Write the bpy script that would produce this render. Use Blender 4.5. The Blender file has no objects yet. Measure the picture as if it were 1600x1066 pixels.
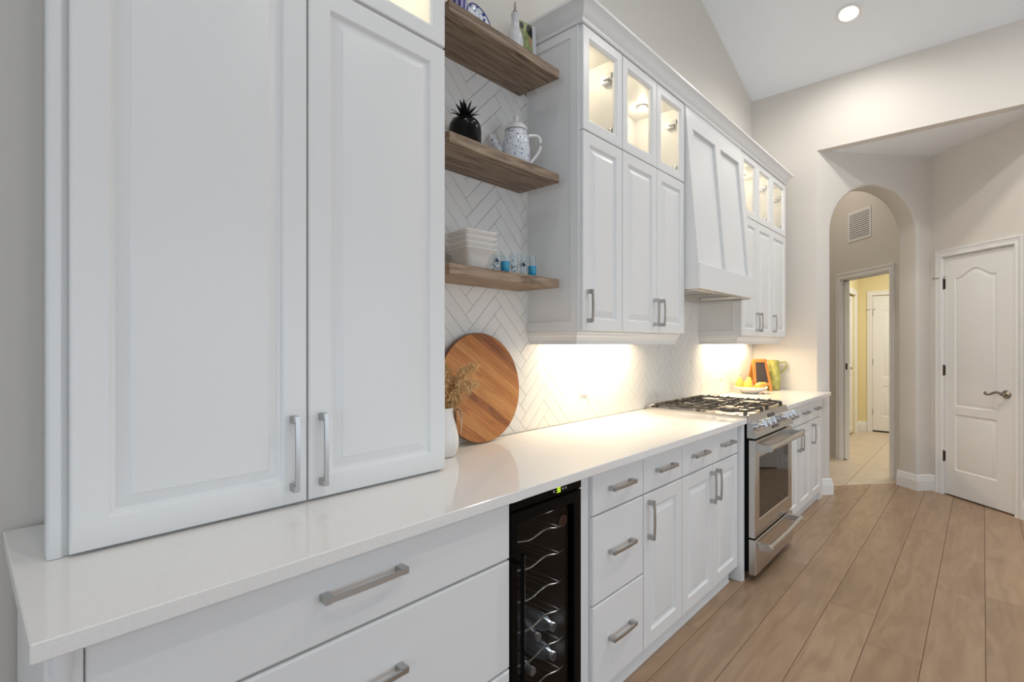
import bpy, bmesh, math, random
from mathutils import Vector, Matrix, noise
random.seed(7)
PI = math.pi
SC = bpy.context.scene
COL = SC.collection

# ------------------------------------------------------------------ camera, sky, lights, exposure
CAMP = Vector((0.0, -1.623, 1.334))
cam = bpy.data.cameras.new('camera')
cam.sensor_fit = 'HORIZONTAL'; cam.sensor_width = 36.0
cam.lens = 36.0 * 797.0 / 1600.0
cam.shift_y = (537.5 - 533.0) / 1600.0
cam.clip_start = 0.02
camo = bpy.data.objects.new('camera', cam); COL.objects.link(camo)
camo.location = CAMP
camo.rotation_euler = (PI / 2, 0, math.radians(42.7213) - PI / 2)
SC.camera = camo

W = bpy.data.worlds.new('sky'); SC.world = W; W.use_nodes = True
W.node_tree.nodes['Background'].inputs[0].default_value = (0.72, 0.86, 1.0, 1)
W.node_tree.nodes['Background'].inputs[1].default_value = 0.24

SC.view_settings.view_transform = 'Standard'
SC.view_settings.look = 'None'
SC.view_settings.gamma = 1.0
SC.view_settings.use_curve_mapping = False
SC.view_settings.exposure = -0.12
SC.cycles.max_bounces = 10; SC.cycles.diffuse_bounces = 6; SC.cycles.glossy_bounces = 5
SC.cycles.transparent_max_bounces = 16; SC.cycles.transmission_bounces = 8
SC.cycles.sample_clamp_indirect = 6.0


def light(kind, name, loc, energy, color=(1, 1, 1), rot=(0, 0, 0), **kw):
    l = bpy.data.lights.new(name, kind); l.energy = energy; l.color = color
    for k, v in kw.items(): setattr(l, k, v)
    o = bpy.data.objects.new(name, l); COL.objects.link(o); o.location = loc; o.rotation_euler = rot
    return o


# daylight coming in through the big openings of the open-plan room (behind and right of the camera)
light('AREA', 'daylight_rear', (-3.9, -2.6, 1.6), 66, (0.69, 0.84, 1.0), (0, -PI / 2, 0), shape='RECTANGLE', size=2.6, size_y=4.2)
light('AREA', 'daylight_right', (2.1, -5.15, 1.15), 74, (0.77, 0.875, 1.0), (PI / 2, 0, 0), shape='RECTANGLE', size=5.4, size_y=2.2)
CEIL_X, CEIL_Z, SLOPE = 5.14, 3.65, 0.3235
CANS = [(4.565, -0.876), (2.75, -1.35), (0.5, -1.35), (3.9, -1.85), (2.2, -2.7), (0.2, -3.0)]  # only the first lamp is visible; the others are added to light the room
UNDER = [(2.02, 2.76, 8.5), (3.98, 4.90, 8.5)]
WARM = (1.0, 0.79, 0.50)


# ------------------------------------------------------------------ materials
def nt(m): return m.node_tree.nodes, m.node_tree.links


def mat(name, col, rough=0.5, metal=0.0, bump=0.0, bscale=60.0, var=0.0, vscale=8.0, coat=0.0, spec=0.5):
    m = bpy.data.materials.new(name); m.use_nodes = True
    n, l = nt(m); b = n['Principled BSDF']
    b.inputs['Base Color'].default_value = (*col, 1); b.inputs['Roughness'].default_value = rough
    b.inputs['Metallic'].default_value = metal; b.inputs['Coat Weight'].default_value = coat
    b.inputs['Specular IOR Level'].default_value = spec
    tc = n.new('ShaderNodeTexCoord')
    if var > 0:
        t = n.new('ShaderNodeTexNoise'); t.inputs['Scale'].default_value = vscale; t.inputs['Detail'].default_value = 4
        l.new(tc.outputs['Object'], t.inputs['Vector'])
        r = n.new('ShaderNodeValToRGB')
        r.color_ramp.elements[0].position = 0.3; r.color_ramp.elements[1].position = 0.7
        r.color_ramp.elements[0].color = (*[c * (1 - var) for c in col], 1)
        r.color_ramp.elements[1].color = (*[min(1, c * (1 + var * 0.5)) for c in col], 1)
        l.new(t.outputs['Fac'], r.inputs[0]); l.new(r.outputs[0], b.inputs['Base Color'])
    if bump > 0:
        t = n.new('ShaderNodeTexNoise'); t.inputs['Scale'].default_value = bscale; t.inputs['Detail'].default_value = 3
        l.new(tc.outputs['Object'], t.inputs['Vector'])
        p = n.new('ShaderNodeBump'); p.inputs['Strength'].default_value = bump; p.inputs['Distance'].default_value = 0.01
        l.new(t.outputs['Fac'], p.inputs['Height']); l.new(p.outputs[0], b.inputs['Normal'])
    return m


def emit(name, col, s):
    m = bpy.data.materials.new(name); m.use_nodes = True
    b = nt(m)[0]['Principled BSDF']
    b.inputs['Base Color'].default_value = (*col, 1)
    b.inputs['Emission Color'].default_value = (*col, 1); b.inputs['Emission Strength'].default_value = s
    return m


def glass(name, tint=(0.97, 0.98, 0.98), gloss=1.0, ior=1.45, rough=0.02):
    m = bpy.data.materials.new(name); m.use_nodes = True
    n, l = nt(m); n.remove(n['Principled BSDF'])
    t = n.new('ShaderNodeBsdfTransparent'); t.inputs[0].default_value = (*tint, 1)
    g = n.new('ShaderNodeBsdfGlossy'); g.inputs['Roughness'].default_value = rough; g.inputs[0].default_value = (gloss, gloss, gloss, 1)
    lw = n.new('ShaderNodeLayerWeight'); lw.inputs[0].default_value = 0.5
    pw = n.new('ShaderNodeMath'); pw.operation = 'POWER'; pw.inputs[1].default_value = 5.0
    f0 = ((ior - 1) / (ior + 1)) ** 2
    f = n.new('ShaderNodeMath'); f.operation = 'MULTIPLY_ADD'; f.inputs[1].default_value = 1 - f0; f.inputs[2].default_value = f0
    l.new(lw.outputs['Facing'], pw.inputs[0]); l.new(pw.outputs[0], f.inputs[0])
    x = n.new('ShaderNodeMixShader')
    l.new(f.outputs[0], x.inputs[0]); l.new(t.outputs[0], x.inputs[1]); l.new(g.outputs[0], x.inputs[2])
    l.new(x.outputs[0], n['Material Output'].inputs[0])
    return m


def wood(name, c1, c2, scale=(1.5, 16, 16), rough=0.45, dist=2.5, rnd=0.0, det=5, bump=0.08, knots=False, blotch=0.0):
    """grain runs along the object's X axis"""
    m = bpy.data.materials.new(name); m.use_nodes = True
    n, l = nt(m); b = n['Principled BSDF']; b.inputs['Roughness'].default_value = rough
    tc = n.new('ShaderNodeTexCoord'); mp = n.new('ShaderNodeMapping'); mp.inputs['Scale'].default_value = scale
    oi = n.new('ShaderNodeObjectInfo'); va = n.new('ShaderNodeVectorMath'); va.operation = 'MULTIPLY_ADD'
    cx = n.new('ShaderNodeCombineXYZ')
    for i in range(3): l.new(oi.outputs['Random'], cx.inputs[i])
    va.inputs[1].default_value = (37, 53, 71); l.new(cx.outputs[0], va.inputs[0])
    l.new(tc.outputs['Object'], va.inputs[2]); l.new(va.outputs[0], mp.inputs[0])
    t = n.new('ShaderNodeTexNoise'); t.inputs['Scale'].default_value = 1.6; t.inputs['Detail'].default_value = det
    t.inputs['Distortion'].default_value = dist; l.new(mp.outputs[0], t.inputs['Vector'])
    r = n.new('ShaderNodeValToRGB'); r.color_ramp.elements[0].position = 0.3; r.color_ramp.elements[1].position = 0.72
    r.color_ramp.elements[0].color = (*c1, 1); r.color_ramp.elements[1].color = (*c2, 1)
    l.new(t.outputs['Fac'], r.inputs[0])
    out = r.outputs[0]
    if blotch > 0:
        t2 = n.new('ShaderNodeTexNoise'); t2.inputs['Scale'].default_value = 3.0; t2.inputs['Detail'].default_value = 3
        l.new(va.outputs[0], t2.inputs['Vector'])
        mr2 = n.new('ShaderNodeMapRange'); mr2.inputs[1].default_value = 0.3; mr2.inputs[2].default_value = 0.7
        mr2.inputs[3].default_value = 1 - blotch; mr2.inputs[4].default_value = 1 + blotch * 0.6
        l.new(t2.outputs['Fac'], mr2.inputs[0])
        h2 = n.new('ShaderNodeHueSaturation'); l.new(out, h2.inputs['Color']); l.new(mr2.outputs[0], h2.inputs['Value']); out = h2.outputs[0]
    if rnd > 0:
        mr = n.new('ShaderNodeMapRange'); mr.inputs[3].default_value = 1 - rnd; mr.inputs[4].default_value = 1 + rnd
        l.new(oi.outputs['Random'], mr.inputs[0])
        h = n.new('ShaderNodeHueSaturation'); l.new(out, h.inputs['Color']); l.new(mr.outputs[0], h.inputs['Value']); out = h.outputs[0]
    l.new(out, b.inputs['Base Color'])
    if bump > 0:
        p = n.new('ShaderNodeBump'); p.inputs['Strength'].default_value = bump; p.inputs['Distance'].default_value = 0.004
        l.new(t.outputs['Fac'], p.inputs['Height']); l.new(p.outputs[0], b.inputs['Normal'])
    return m


def spots(name, base, ink, scale=60, thr=0.35, rough=0.15, kind='VORONOI', wave=None):
    """white glaze with painted marks"""
    m = bpy.data.materials.new(name); m.use_nodes = True
    n, l = nt(m); b = n['Principled BSDF']; b.inputs['Roughness'].default_value = rough
    tc = n.new('ShaderNodeTexCoord')
    v = n.new('ShaderNodeTexVoronoi'); v.inputs['Scale'].default_value = scale; l.new(tc.outputs['Object'], v.inputs['Vector'])
    r = n.new('ShaderNodeValToRGB'); r.color_ramp.interpolation = 'CONSTANT'
    r.color_ramp.elements[0].color = (1, 1, 1, 1); r.color_ramp.elements[1].color = (0, 0, 0, 1); r.color_ramp.elements[1].position = thr
    l.new(v.outputs['Distance'], r.inputs[0])
    v2 = n.new('ShaderNodeTexVoronoi'); v2.feature = 'DISTANCE_TO_EDGE'; v2.inputs['Scale'].default_value = scale * 0.45
    l.new(tc.outputs['Object'], v2.inputs['Vector'])
    r2 = n.new('ShaderNodeValToRGB'); r2.color_ramp.elements[0].color = (0.55, 0.55, 0.55, 1); r2.color_ramp.elements[1].color = (0, 0, 0, 1)
    r2.color_ramp.elements[1].position = 0.045
    l.new(v2.outputs['Distance'], r2.inputs[0])
    a = n.new('ShaderNodeMix'); a.data_type = 'RGBA'; a.blend_type = 'LIGHTEN'; a.inputs[0].default_value = 1
    l.new(r.outputs[0], a.inputs[6]); l.new(r2.outputs[0], a.inputs[7])
    x = n.new('ShaderNodeMix'); x.data_type = 'RGBA'; x.inputs[6].default_value = (*base, 1); x.inputs[7].default_value = (*ink, 1)
    l.new(a.outputs[2], x.inputs[0]); l.new(x.outputs[2], b.inputs['Base Color'])
    return m


def stripes(name, c1, c2, count, rough=0.25):
    m = bpy.data.materials.new(name); m.use_nodes = True
    n, l = nt(m); b = n['Principled BSDF']; b.inputs['Roughness'].default_value = rough
    tc = n.new('ShaderNodeTexCoord'); s = n.new('ShaderNodeSeparateXYZ'); l.new(tc.outputs['Object'], s.inputs[0])
    at = n.new('ShaderNodeMath'); at.operation = 'ARCTAN2'; l.new(s.outputs[1], at.inputs[0]); l.new(s.outputs[0], at.inputs[1])
    mu = n.new('ShaderNodeMath'); mu.operation = 'MULTIPLY'; mu.inputs[1].default_value = count; l.new(at.outputs[0], mu.inputs[0])
    si = n.new('ShaderNodeMath'); si.operation = 'SINE'; l.new(mu.outputs[0], si.inputs[0])
    r = n.new('ShaderNodeValToRGB'); r.color_ramp.interpolation = 'CONSTANT'; r.color_ramp.elements[1].position = 0.5
    r.color_ramp.elements[0].color = (*c1, 1); r.color_ramp.elements[1].color = (*c2, 1)
    mr = n.new('ShaderNodeMapRange'); mr.inputs[1].default_value = -1; l.new(si.outputs[0], mr.inputs[0])
    l.new(mr.outputs[0], r.inputs[0]); l.new(r.outputs[0], b.inputs['Base Color'])
    return m


M = {}
M['cab'] = mat('cabinet_paint', (0.80, 0.80, 0.79), 0.32)
M['cab_in'] = mat('cabinet_interior', (0.82, 0.80, 0.76), 0.4)
M['trimw'] = mat('trim_paint', (0.83, 0.82, 0.80), 0.35)
M['wall'] = mat('wall_paint', (0.70, 0.66, 0.605), 0.75, bump=0.10, bscale=170)
M['ceil'] = mat('ceiling_paint', (0.85, 0.875, 0.905), 0.85, bump=0.05, bscale=140)
M['yellow'] = mat('yellow_wall_paint', (0.80, 0.70, 0.42), 0.7)
M['quartz'] = mat('white_quartz', (0.84, 0.82, 0.79), 0.10, var=0.035, vscale=160)
M['nickel'] = mat('brushed_nickel', (0.50, 0.49, 0.475), 0.34, 1.0)
M['steel'] = mat('stainless_steel', (0.60, 0.575, 0.54), 0.27, 1.0, bump=0.02, bscale=300)
M['chrome'] = mat('chrome', (0.72, 0.72, 0.73), 0.22, 1.0)
M['iron'] = mat('cast_iron', (0.055, 0.048, 0.043), 0.5, 0.0, bump=0.08, bscale=250)
M['black'] = mat('black_plastic', (0.003, 0.003, 0.0033), 0.2, spec=0.07)
M['blackin'] = mat('black_liner', (0.012, 0.011, 0.011), 0.5)
M['ovenglass'] = mat('oven_glass', (0.012, 0.009, 0.007), 0.04, spec=0.6)
M['bronze'] = mat('dark_bronze', (0.09, 0.065, 0.05), 0.4, 0.8)
M['pewter'] = mat('pewter', (0.33, 0.30, 0.27), 0.3, 1.0)
M['pane'] = glass('clear_pane')
M['tint'] = glass('smoked_glass', (0.66, 0.64, 0.63), 0.6, 1.36)
M['clear'] = glass('clear_glassware', (0.93, 0.96, 0.97), 1.0, 1.5)
M['bottle'] = glass('bottle_plastic', (0.80, 0.87, 0.91), 1.0, 2.3, 0.12)
M['grout'] = mat('tile_grout', (0.40, 0.385, 0.365), 0.9)
M['tile'] = mat('white_glazed_tile', (0.80, 0.785, 0.755), 0.13, bump=0.14, bscale=14, var=0.03, vscale=5)
M['oak'] = wood('weathered_oak', (0.115, 0.070, 0.043), (0.42, 0.31, 0.215), (1.1, 15, 15), 0.6, 3.2, 0.06, bump=0.25)
M['plank'] = wood('brown_oak_plank', (0.300, 0.188, 0.112), (0.400, 0.268, 0.170), (1.6, 9, 9), 0.33, 1.2, 0.07, bump=0.05, blotch=0.08)
M['gap'] = mat('floor_seam', (0.10, 0.066, 0.042), 0.8)
M['ftile'] = mat('beige_floor_tile', (0.60, 0.49, 0.37), 0.35, var=0.12, vscale=7)
M['fgrout'] = mat('floor_grout', (0.36, 0.28, 0.20), 0.9)
for _k, _a, _b in (('acacia', (0.36, 0.125, 0.030), (0.56, 0.225, 0.058)), ('acacia_light', (0.46, 0.185, 0.050), (0.66, 0.31, 0.095)), ('acacia_dark', (0.17, 0.050, 0.014), (0.43, 0.15, 0.038))):
    M[_k] = wood(_k + '_strip', _a, _b, (2.0, 16, 16), 0.42, 2.2, 0.05, bump=0.05)
M['acacia_rim'] = mat('board_rim', (0.17, 0.06, 0.02), 0.45)
M['vase'] = mat('white_ceramic', (0.78, 0.77, 0.75), 0.2)
M['porcelain'] = mat('white_porcelain', (0.80, 0.765, 0.72), 0.16)
M['straw'] = mat('dried_straw', (0.80, 0.56, 0.29), 0.8, var=0.25, vscale=30)
M['leaf'] = mat('dry_leaf', (0.36, 0.24, 0.14), 0.6)
M['blackglaze'] = mat('black_glaze', (0.004, 0.004, 0.004), 0.16, spec=0.22)
M['blackleaf'] = mat('black_green_leaf', (0.006, 0.010, 0.006), 0.3)
M['blueware'] = spots('blue_painted_porcelain', (0.74, 0.76, 0.80), (0.03, 0.06, 0.20), 62, 0.20)
M['blueplate'] = spots('blue_pattern_plate', (0.72, 0.75, 0.80), (0.02, 0.05, 0.25), 55, 0.38)
M['bluerim'] = mat('cobalt_rim', (0.02, 0.035, 0.16), 0.2)
M['cupstripe'] = stripes('purple_striped_glaze', (0.05, 0.045, 0.20), (0.42, 0.38, 0.62), 9)
M['turq'] = mat('turquoise_glass_paint', (0.02, 0.30, 0.50), 0.15)
M['decal'] = mat('dark_decal', (0.02, 0.025, 0.05), 0.3)
M['decal2'] = mat('grey_blue_decal', (0.12, 0.18, 0.30), 0.3)
M['cruet'] = mat('cruet_ceramic', (0.62, 0.62, 0.63), 0.25)
M['easel'] = wood('orange_pine', (0.42, 0.15, 0.03), (0.60, 0.26, 0.06), (14, 14, 2), 0.5, 1.0)
M['slate'] = mat('chalkboard_slate', (0.055, 0.040, 0.036), 0.7)
M['pitch'] = mat('yellow_green_glaze', (0.42, 0.40, 0.10), 0.25, var=0.35, vscale=18)
M['pear'] = mat('yellow_pear', (0.70, 0.48, 0.08), 0.4, var=0.15, vscale=25)
M['pear2'] = mat('green_pear', (0.55, 0.50, 0.12), 0.4, var=0.2, vscale=25)
M['apple'] = mat('orange_apple', (0.72, 0.40, 0.07), 0.35, var=0.2, vscale=15)
M['redapple'] = mat('red_apple', (0.60, 0.10, 0.05), 0.3, var=0.45, vscale=18)
M['stem'] = mat('fruit_stem', (0.10, 0.06, 0.03), 0.7)
M['led'] = emit('lamp_diffuser', (1.0, 0.93, 0.80), 14)
M['puck'] = emit('puck_lens', (1.0, 0.88, 0.66), 22)
M['strip'] = emit('led_strip_lens', (1.0, 0.84, 0.58), 6)
M['digits'] = emit('green_digits', (0.62, 0.85, 0.05), 1.3)
M['icon'] = mat('grey_icon', (0.35, 0.36, 0.36), 0.5)
M['plastic'] = mat('white_plastic', (0.82, 0.81, 0.78), 0.3)
def milky(name, g_, col, f):
    m = bpy.data.materials[g_].copy(); m.name = name; n, l = nt(m)
    o = n['Material Output']; src = o.inputs[0].links[0].from_socket
    d = n.new('ShaderNodeBsdfDiffuse'); d.inputs[0].default_value = (*col, 1); x = n.new('ShaderNodeMixShader'); x.inputs[0].default_value = f
    l.new(src, x.inputs[1]); l.new(d.outputs[0], x.inputs[2]); l.new(x.outputs[0], o.inputs[0]); return m


M['bottle'] = milky('clear_bottle', 'bottle_plastic', (0.50, 0.58, 0.66), 0.22)
M['cap'] = mat('white_bottle_cap', (0.72, 0.73, 0.76), 0.4)
M['wire'] = mat('shelf_wire', (0.55, 0.52, 0.48), 0.35, 0.6)
M['shadewire'] = mat('shaded_shelf_wire', (0.10, 0.095, 0.09), 0.45, 0.5)  # darker copy of the shelf wire: dimness deeper inside put into its colour
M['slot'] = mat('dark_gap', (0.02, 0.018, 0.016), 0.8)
M['badge'] = mat('badge_brown', (0.045, 0.014, 0.009), 0.4, spec=0.2)


# ------------------------------------------------------------------ geometry helper
class G:
    def __init__(s): s.v = []; s.f = []; s.m = []

    def add(s, vs, fs, mi=0):
        o = len(s.v); s.v += [Vector(p) for p in vs]; s.f += [tuple(i + o for i in f) for f in fs]; s.m += [mi] * len(fs); return s

    def box(s, x0, x1, y0, y1, z0, z1, bev=0.0, mi=0):
        x0, x1 = sorted((x0, x1)); y0, y1 = sorted((y0, y1)); z0, z1 = sorted((z0, z1))
        if bev <= 0:
            return s.add([(x0, y0, z0), (x1, y0, z0), (x1, y1, z0), (x0, y1, z0), (x0, y0, z1), (x1, y0, z1), (x1, y1, z1), (x0, y1, z1)],
                         [(0, 3, 2, 1), (4, 5, 6, 7), (0, 1, 5, 4), (1, 2, 6, 5), (2, 3, 7, 6), (3, 0, 4, 7)], mi)
        bev = min(bev, 0.49 * min(x1 - x0, y1 - y0, z1 - z0))
        bm = bmesh.new(); bmesh.ops.create_cube(bm, size=1)
        for v in bm.verts:
            v.co = Vector(((x0 + x1) / 2 + v.co.x * (x1 - x0), (y0 + y1) / 2 + v.co.y * (y1 - y0), (z0 + z1) / 2 + v.co.z * (z1 - z0)))
        bmesh.ops.bevel(bm, geom=bm.edges[:], offset=bev, segments=1, profile=0.5, affect='EDGES')
        return s.bm(bm, mi)

    def bm(s, bm, mi=0):
        bm.verts.ensure_lookup_table(); bm.verts.index_update()
        s.add([v.co.copy() for v in bm.verts], [tuple(v.index for v in f.verts) for f in bm.faces], mi); bm.free(); return s

    def loops(s, rings, cap0=True, cap1=True, mi=0, closed=True):
        """connect successive rings (same count) with quads"""
        o = len(s.v); n = len(rings[0]); vs = [p for r in rings for p in r]; fs = []
        for i in range(len(rings) - 1):
            for j in range(n if closed else n - 1):
                k = (j + 1) % n
                fs.append((i * n + j, i * n + k, (i + 1) * n + k, (i + 1) * n + j))
        if cap0: fs.append(tuple(range(n - 1, -1, -1)))
        if cap1: fs.append(tuple((len(rings) - 1) * n + j for j in range(n)))
        return s.add(vs, fs, mi)

    def lathe(s, prof, c=(0, 0, 0), seg=24, mi=0, sx=1, sy=1, caps=True):
        rings = [[(c[0] + max(r, 1e-4) * math.cos(2 * PI * k / seg) * sx, c[1] + max(r, 1e-4) * math.sin(2 * PI * k / seg) * sy, c[2] + z) for k in range(seg)] for r, z in prof]
        return s.loops(rings, caps, caps, mi)

    def tube(s, pts, r, seg=8, mi=0, caps=True, rr=None):
        pts = [Vector(p) for p in pts]; rings = []
        for i, p in enumerate(pts):
            a = pts[max(0, i - 1)]; b = pts[min(len(pts) - 1, i + 1)]; d = (b - a).normalized()
            u = d.cross(Vector((0, 0, 1)));
            if u.length < 1e-3: u = d.cross(Vector((0, 1, 0)))
            u.normalize(); w = u.cross(d)
            q = rr[i] if rr else r
            rings.append([p + u * q * math.cos(2 * PI * k / seg) + w * q * math.sin(2 * PI * k / seg) for k in range(seg)])
        return s.loops(rings, caps, caps, mi)

    def prism(s, poly, axis, a, b, mi=0):
        """poly 2D extruded along axis from a to b. axis 'x': (y,z)  'y': (x,z)  'z': (x,y)"""
        def P(p, t): return {'x': (t, p[0], p[1]), 'y': (p[0], t, p[1]), 'z': (p[0], p[1], t)}[axis]
        return s.loops([[P(p, a) for p in poly], [P(p, b) for p in poly]], True, True, mi)

    def sphere(s, c, r, seg=20, rings=12, sc=(1, 1, 1), mi=0):
        return s.lathe([(r * math.sin(PI * i / rings), -r * math.cos(PI * i / rings) * sc[2]) for i in range(rings + 1)], c, seg, mi, sc[0], sc[1])

    def xf(s, mx): s.v = [mx @ p for p in s.v]; return s

    def flipfix(s, smooth_angle=None): return s


def build_mesh(name, g, mats, smooth=True, ang=35):
    me = bpy.data.meshes.new(name); me.from_pydata([tuple(p) for p in g.v], [], g.f)
    for m in (mats if isinstance(mats, (list, tuple)) else [mats]): me.materials.append(m)
    if any(g.m): me.polygons.foreach_set('material_index', g.m)
    bm = bmesh.new(); bm.from_mesh(me); bmesh.ops.recalc_face_normals(bm, faces=bm.faces[:]); bm.to_mesh(me); bm.free()
    if smooth:
        me.polygons.foreach_set('use_smooth', [True] * len(me.polygons))
        me.set_sharp_from_angle(angle=math.radians(ang))
    me.update(); return me


def wloc(o):
    v = Vector(o.location)
    while o.parent: o = o.parent; v = v + Vector(o.location)
    return v


def obj(name, g, mats, parent=None, at=None, smooth=True, ang=35, rot=None):
    """g is in world coordinates unless `at` is given (then local to at)"""
    if at is None:
        xs = [p.x for p in g.v]; ys = [p.y for p in g.v]; zs = [p.z for p in g.v]
        at = Vector(((min(xs) + max(xs)) / 2, (min(ys) + max(ys)) / 2, min(zs)))
        g.v = [p - at for p in g.v]
    at = Vector(at)
    o = bpy.data.objects.new(name, build_mesh(name, g, mats, smooth, ang)); COL.objects.link(o)
    if parent: o.parent = parent; o.location = at - wloc(parent)
    else: o.location = at
    if rot: o.rotation_euler = rot
    return o


def thing(name, label, cat, at, group=None, rot=None):
    o = bpy.data.objects.new(name, None); COL.objects.link(o); o.location = at
    o.empty_display_size = 0.05
    o['label'] = label; o['category'] = cat
    if group: o['group'] = group
    if rot: o.rotation_euler = rot
    return o


def tag(o, label, cat, group=None):
    o['label'] = label; o['category'] = cat
    if group: o['group'] = group
    return o


def struct(o, label=None, cat=None):
    o['kind'] = 'structure'
    if label: o['label'] = label
    if cat: o['category'] = cat
    return o


def frame(p, t):
    """local x along t, local y = into the wall (t rotated left), z up"""
    t = Vector((t[0], t[1], 0)).normalized(); n = Vector((-t.y, t.x, 0))
    m = Matrix.Identity(4)
    for i in range(3): m[i][0] = t[i]; m[i][1] = n[i]; m[i][2] = (0, 0, 1)[i]; m[i][3] = p[i]
    return m


def rect_ring(x0, x1, z0, z1, ins, y):
    return [(x0 + ins, y, z0 + ins), (x1 - ins, y, z0 + ins), (x1 - ins, y, z1 - ins), (x0 + ins, y, z1 - ins)]


def slab_front(x0, x1, z0, z1, yb, yf):
    """plain drawer front; yb back plane, yf front plane (yf < yb)"""
    g = G(); rr = lambda i, y: rect_ring(x0, x1, z0, z1, i, y)
    return g.loops([rr(0, yb), rr(0, yf + 0.005), rr(0.0015, yf + 0.002), rr(0.005, yf)])


def panel_front(x0, x1, z0, z1, yb, yf, fw=0.058):
    """raised-panel door"""
    g = G(); rr = lambda i, y: rect_ring(x0, x1, z0, z1, i, y)
    return g.loops([rr(0, yb), rr(0, yf + 0.004), rr(0.001, yf + 0.0015), rr(0.004, yf), rr(fw, yf), rr(fw + 0.003, yf + 0.0035), rr(fw + 0.006, yf + 0.0095),
                    rr(fw + 0.013, yf + 0.0105), rr(fw + 0.036, yf + 0.0035), rr(fw + 0.0385, yf + 0.0012), rr(fw + 0.043, yf + 0.0005)])


def glass_front(x0, x1, z0, z1, yb, yf, fw=0.055):
    g = G(); rr = lambda i, y: rect_ring(x0, x1, z0, z1, i, y)
    R = [rr(fw, yb), rr(0, yb), rr(0, yf + 0.004), rr(0.001, yf + 0.0015), rr(0.004, yf), rr(fw - 0.012, yf), rr(fw - 0.008, yf + 0.004), rr(fw - 0.003, yf + 0.005), rr(fw, yf + 0.010), rr(fw, yb)]
    return g.loops(R, False, False)


_hm = {}


def handle(parent, c, L, vertical=False):
    """flat bar pull with two square feet; c = centre on the door face (world)"""
    key = (round(L, 3), vertical)
    if key not in _hm:
        g = G(); h = L / 2
        for sx in (-1, 1):
            a = sx * h; b = sx * (h - 0.019)
            g.prism([(a, 0), (b, 0), (b, -0.024), (b - sx * -0.004, -0.0285), (a, -0.0285)], 'z', -0.0075, 0.0075)
        n = 11; top = []; bot = []
        for i in range(n):
            t = -1 + 2 * i / (n - 1); top.append((t * h, -0.0325 + 0.0035 * t * t)); bot.append((t * h, -0.0255 + 0.0030 * t * t))
        g.loops([[(p[0], p[1], -0.0055) for p in top + bot[::-1]], [(p[0], p[1], 0.0055) for p in top + bot[::-1]]])
        if vertical: g.xf(Matrix.Rotation(-PI / 2, 4, 'Y'))
        _hm[key] = build_mesh('handle', g, M['nickel'], True, 30)
    o = bpy.data.objects.new('handle', _hm[key]); COL.objects.link(o); o.parent = parent
    o.location = Vector(c) - wloc(parent)
    return o


def clip_poly(poly, fn):
    """keep the part of the 2D polygon where fn(p) >= 0"""
    out = []
    for i in range(len(poly)):
        a, b = poly[i], poly[(i + 1) % len(poly)]; fa, fb = fn(a), fn(b)
        if fa >= 0: out.append(a)
        if (fa >= 0) != (fb >= 0):
            t = fa / (fa - fb); out.append((a[0] + (b[0] - a[0]) * t, a[1] + (b[1] - a[1]) * t))
    return out


def area2(p): return abs(sum(p[i][0] * p[(i + 1) % len(p)][1] - p[(i + 1) % len(p)][0] * p[i][1] for i in range(len(p)))) / 2


def profile_run(g, prof, a, b, mi=0, mx=None, m0=0, m1=0):
    """extrude a (depth,z) profile along x from a to b; depth is toward the room (-y); m0/m1 mitre factors at the ends"""
    r0 = [(a - m0 * d, -d, z) for d, z in prof]; r1 = [(b + m1 * d, -d, z) for d, z in prof]
    g.loops([r0, r1]); return g


# ------------------------------------------------------------------ room layout
FX = 5.14                                     # far wall plane
A = Vector((5.140, -0.545, 0)); T = Vector((0.725, -0.688, 0)).normalized(); N = Vector((0.688, 0.725, 0)).normalized()
ARCHL, AR0, AR1, SPRING, SOFF = 1.060, 0.134, 0.999, 2.328, 3.043
TH = 0.20
B = A + T * ARCHL
Q = Vector((5.932, -1.364, 0)); DD = Vector((-0.686, -0.728, 0)).normalized()
B = Q - DD * 0.125
ARCHL = (B - A).length; T = (B - A).normalized(); N = Vector((-T.y, T.x, 0))
E = Q + DD * 0.72
P0 = Vector((6.294, -0.959, 0)); PD = Vector((0.738, 0.675, 0)).normalized()
LX = 9.43; LY = -0.22; HALL_Z = 3.55


def ceil_z(x): return CEIL_Z + SLOPE * (FX - x) if x > 0 else CEIL_Z + SLOPE * FX + SLOPE * x


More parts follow.
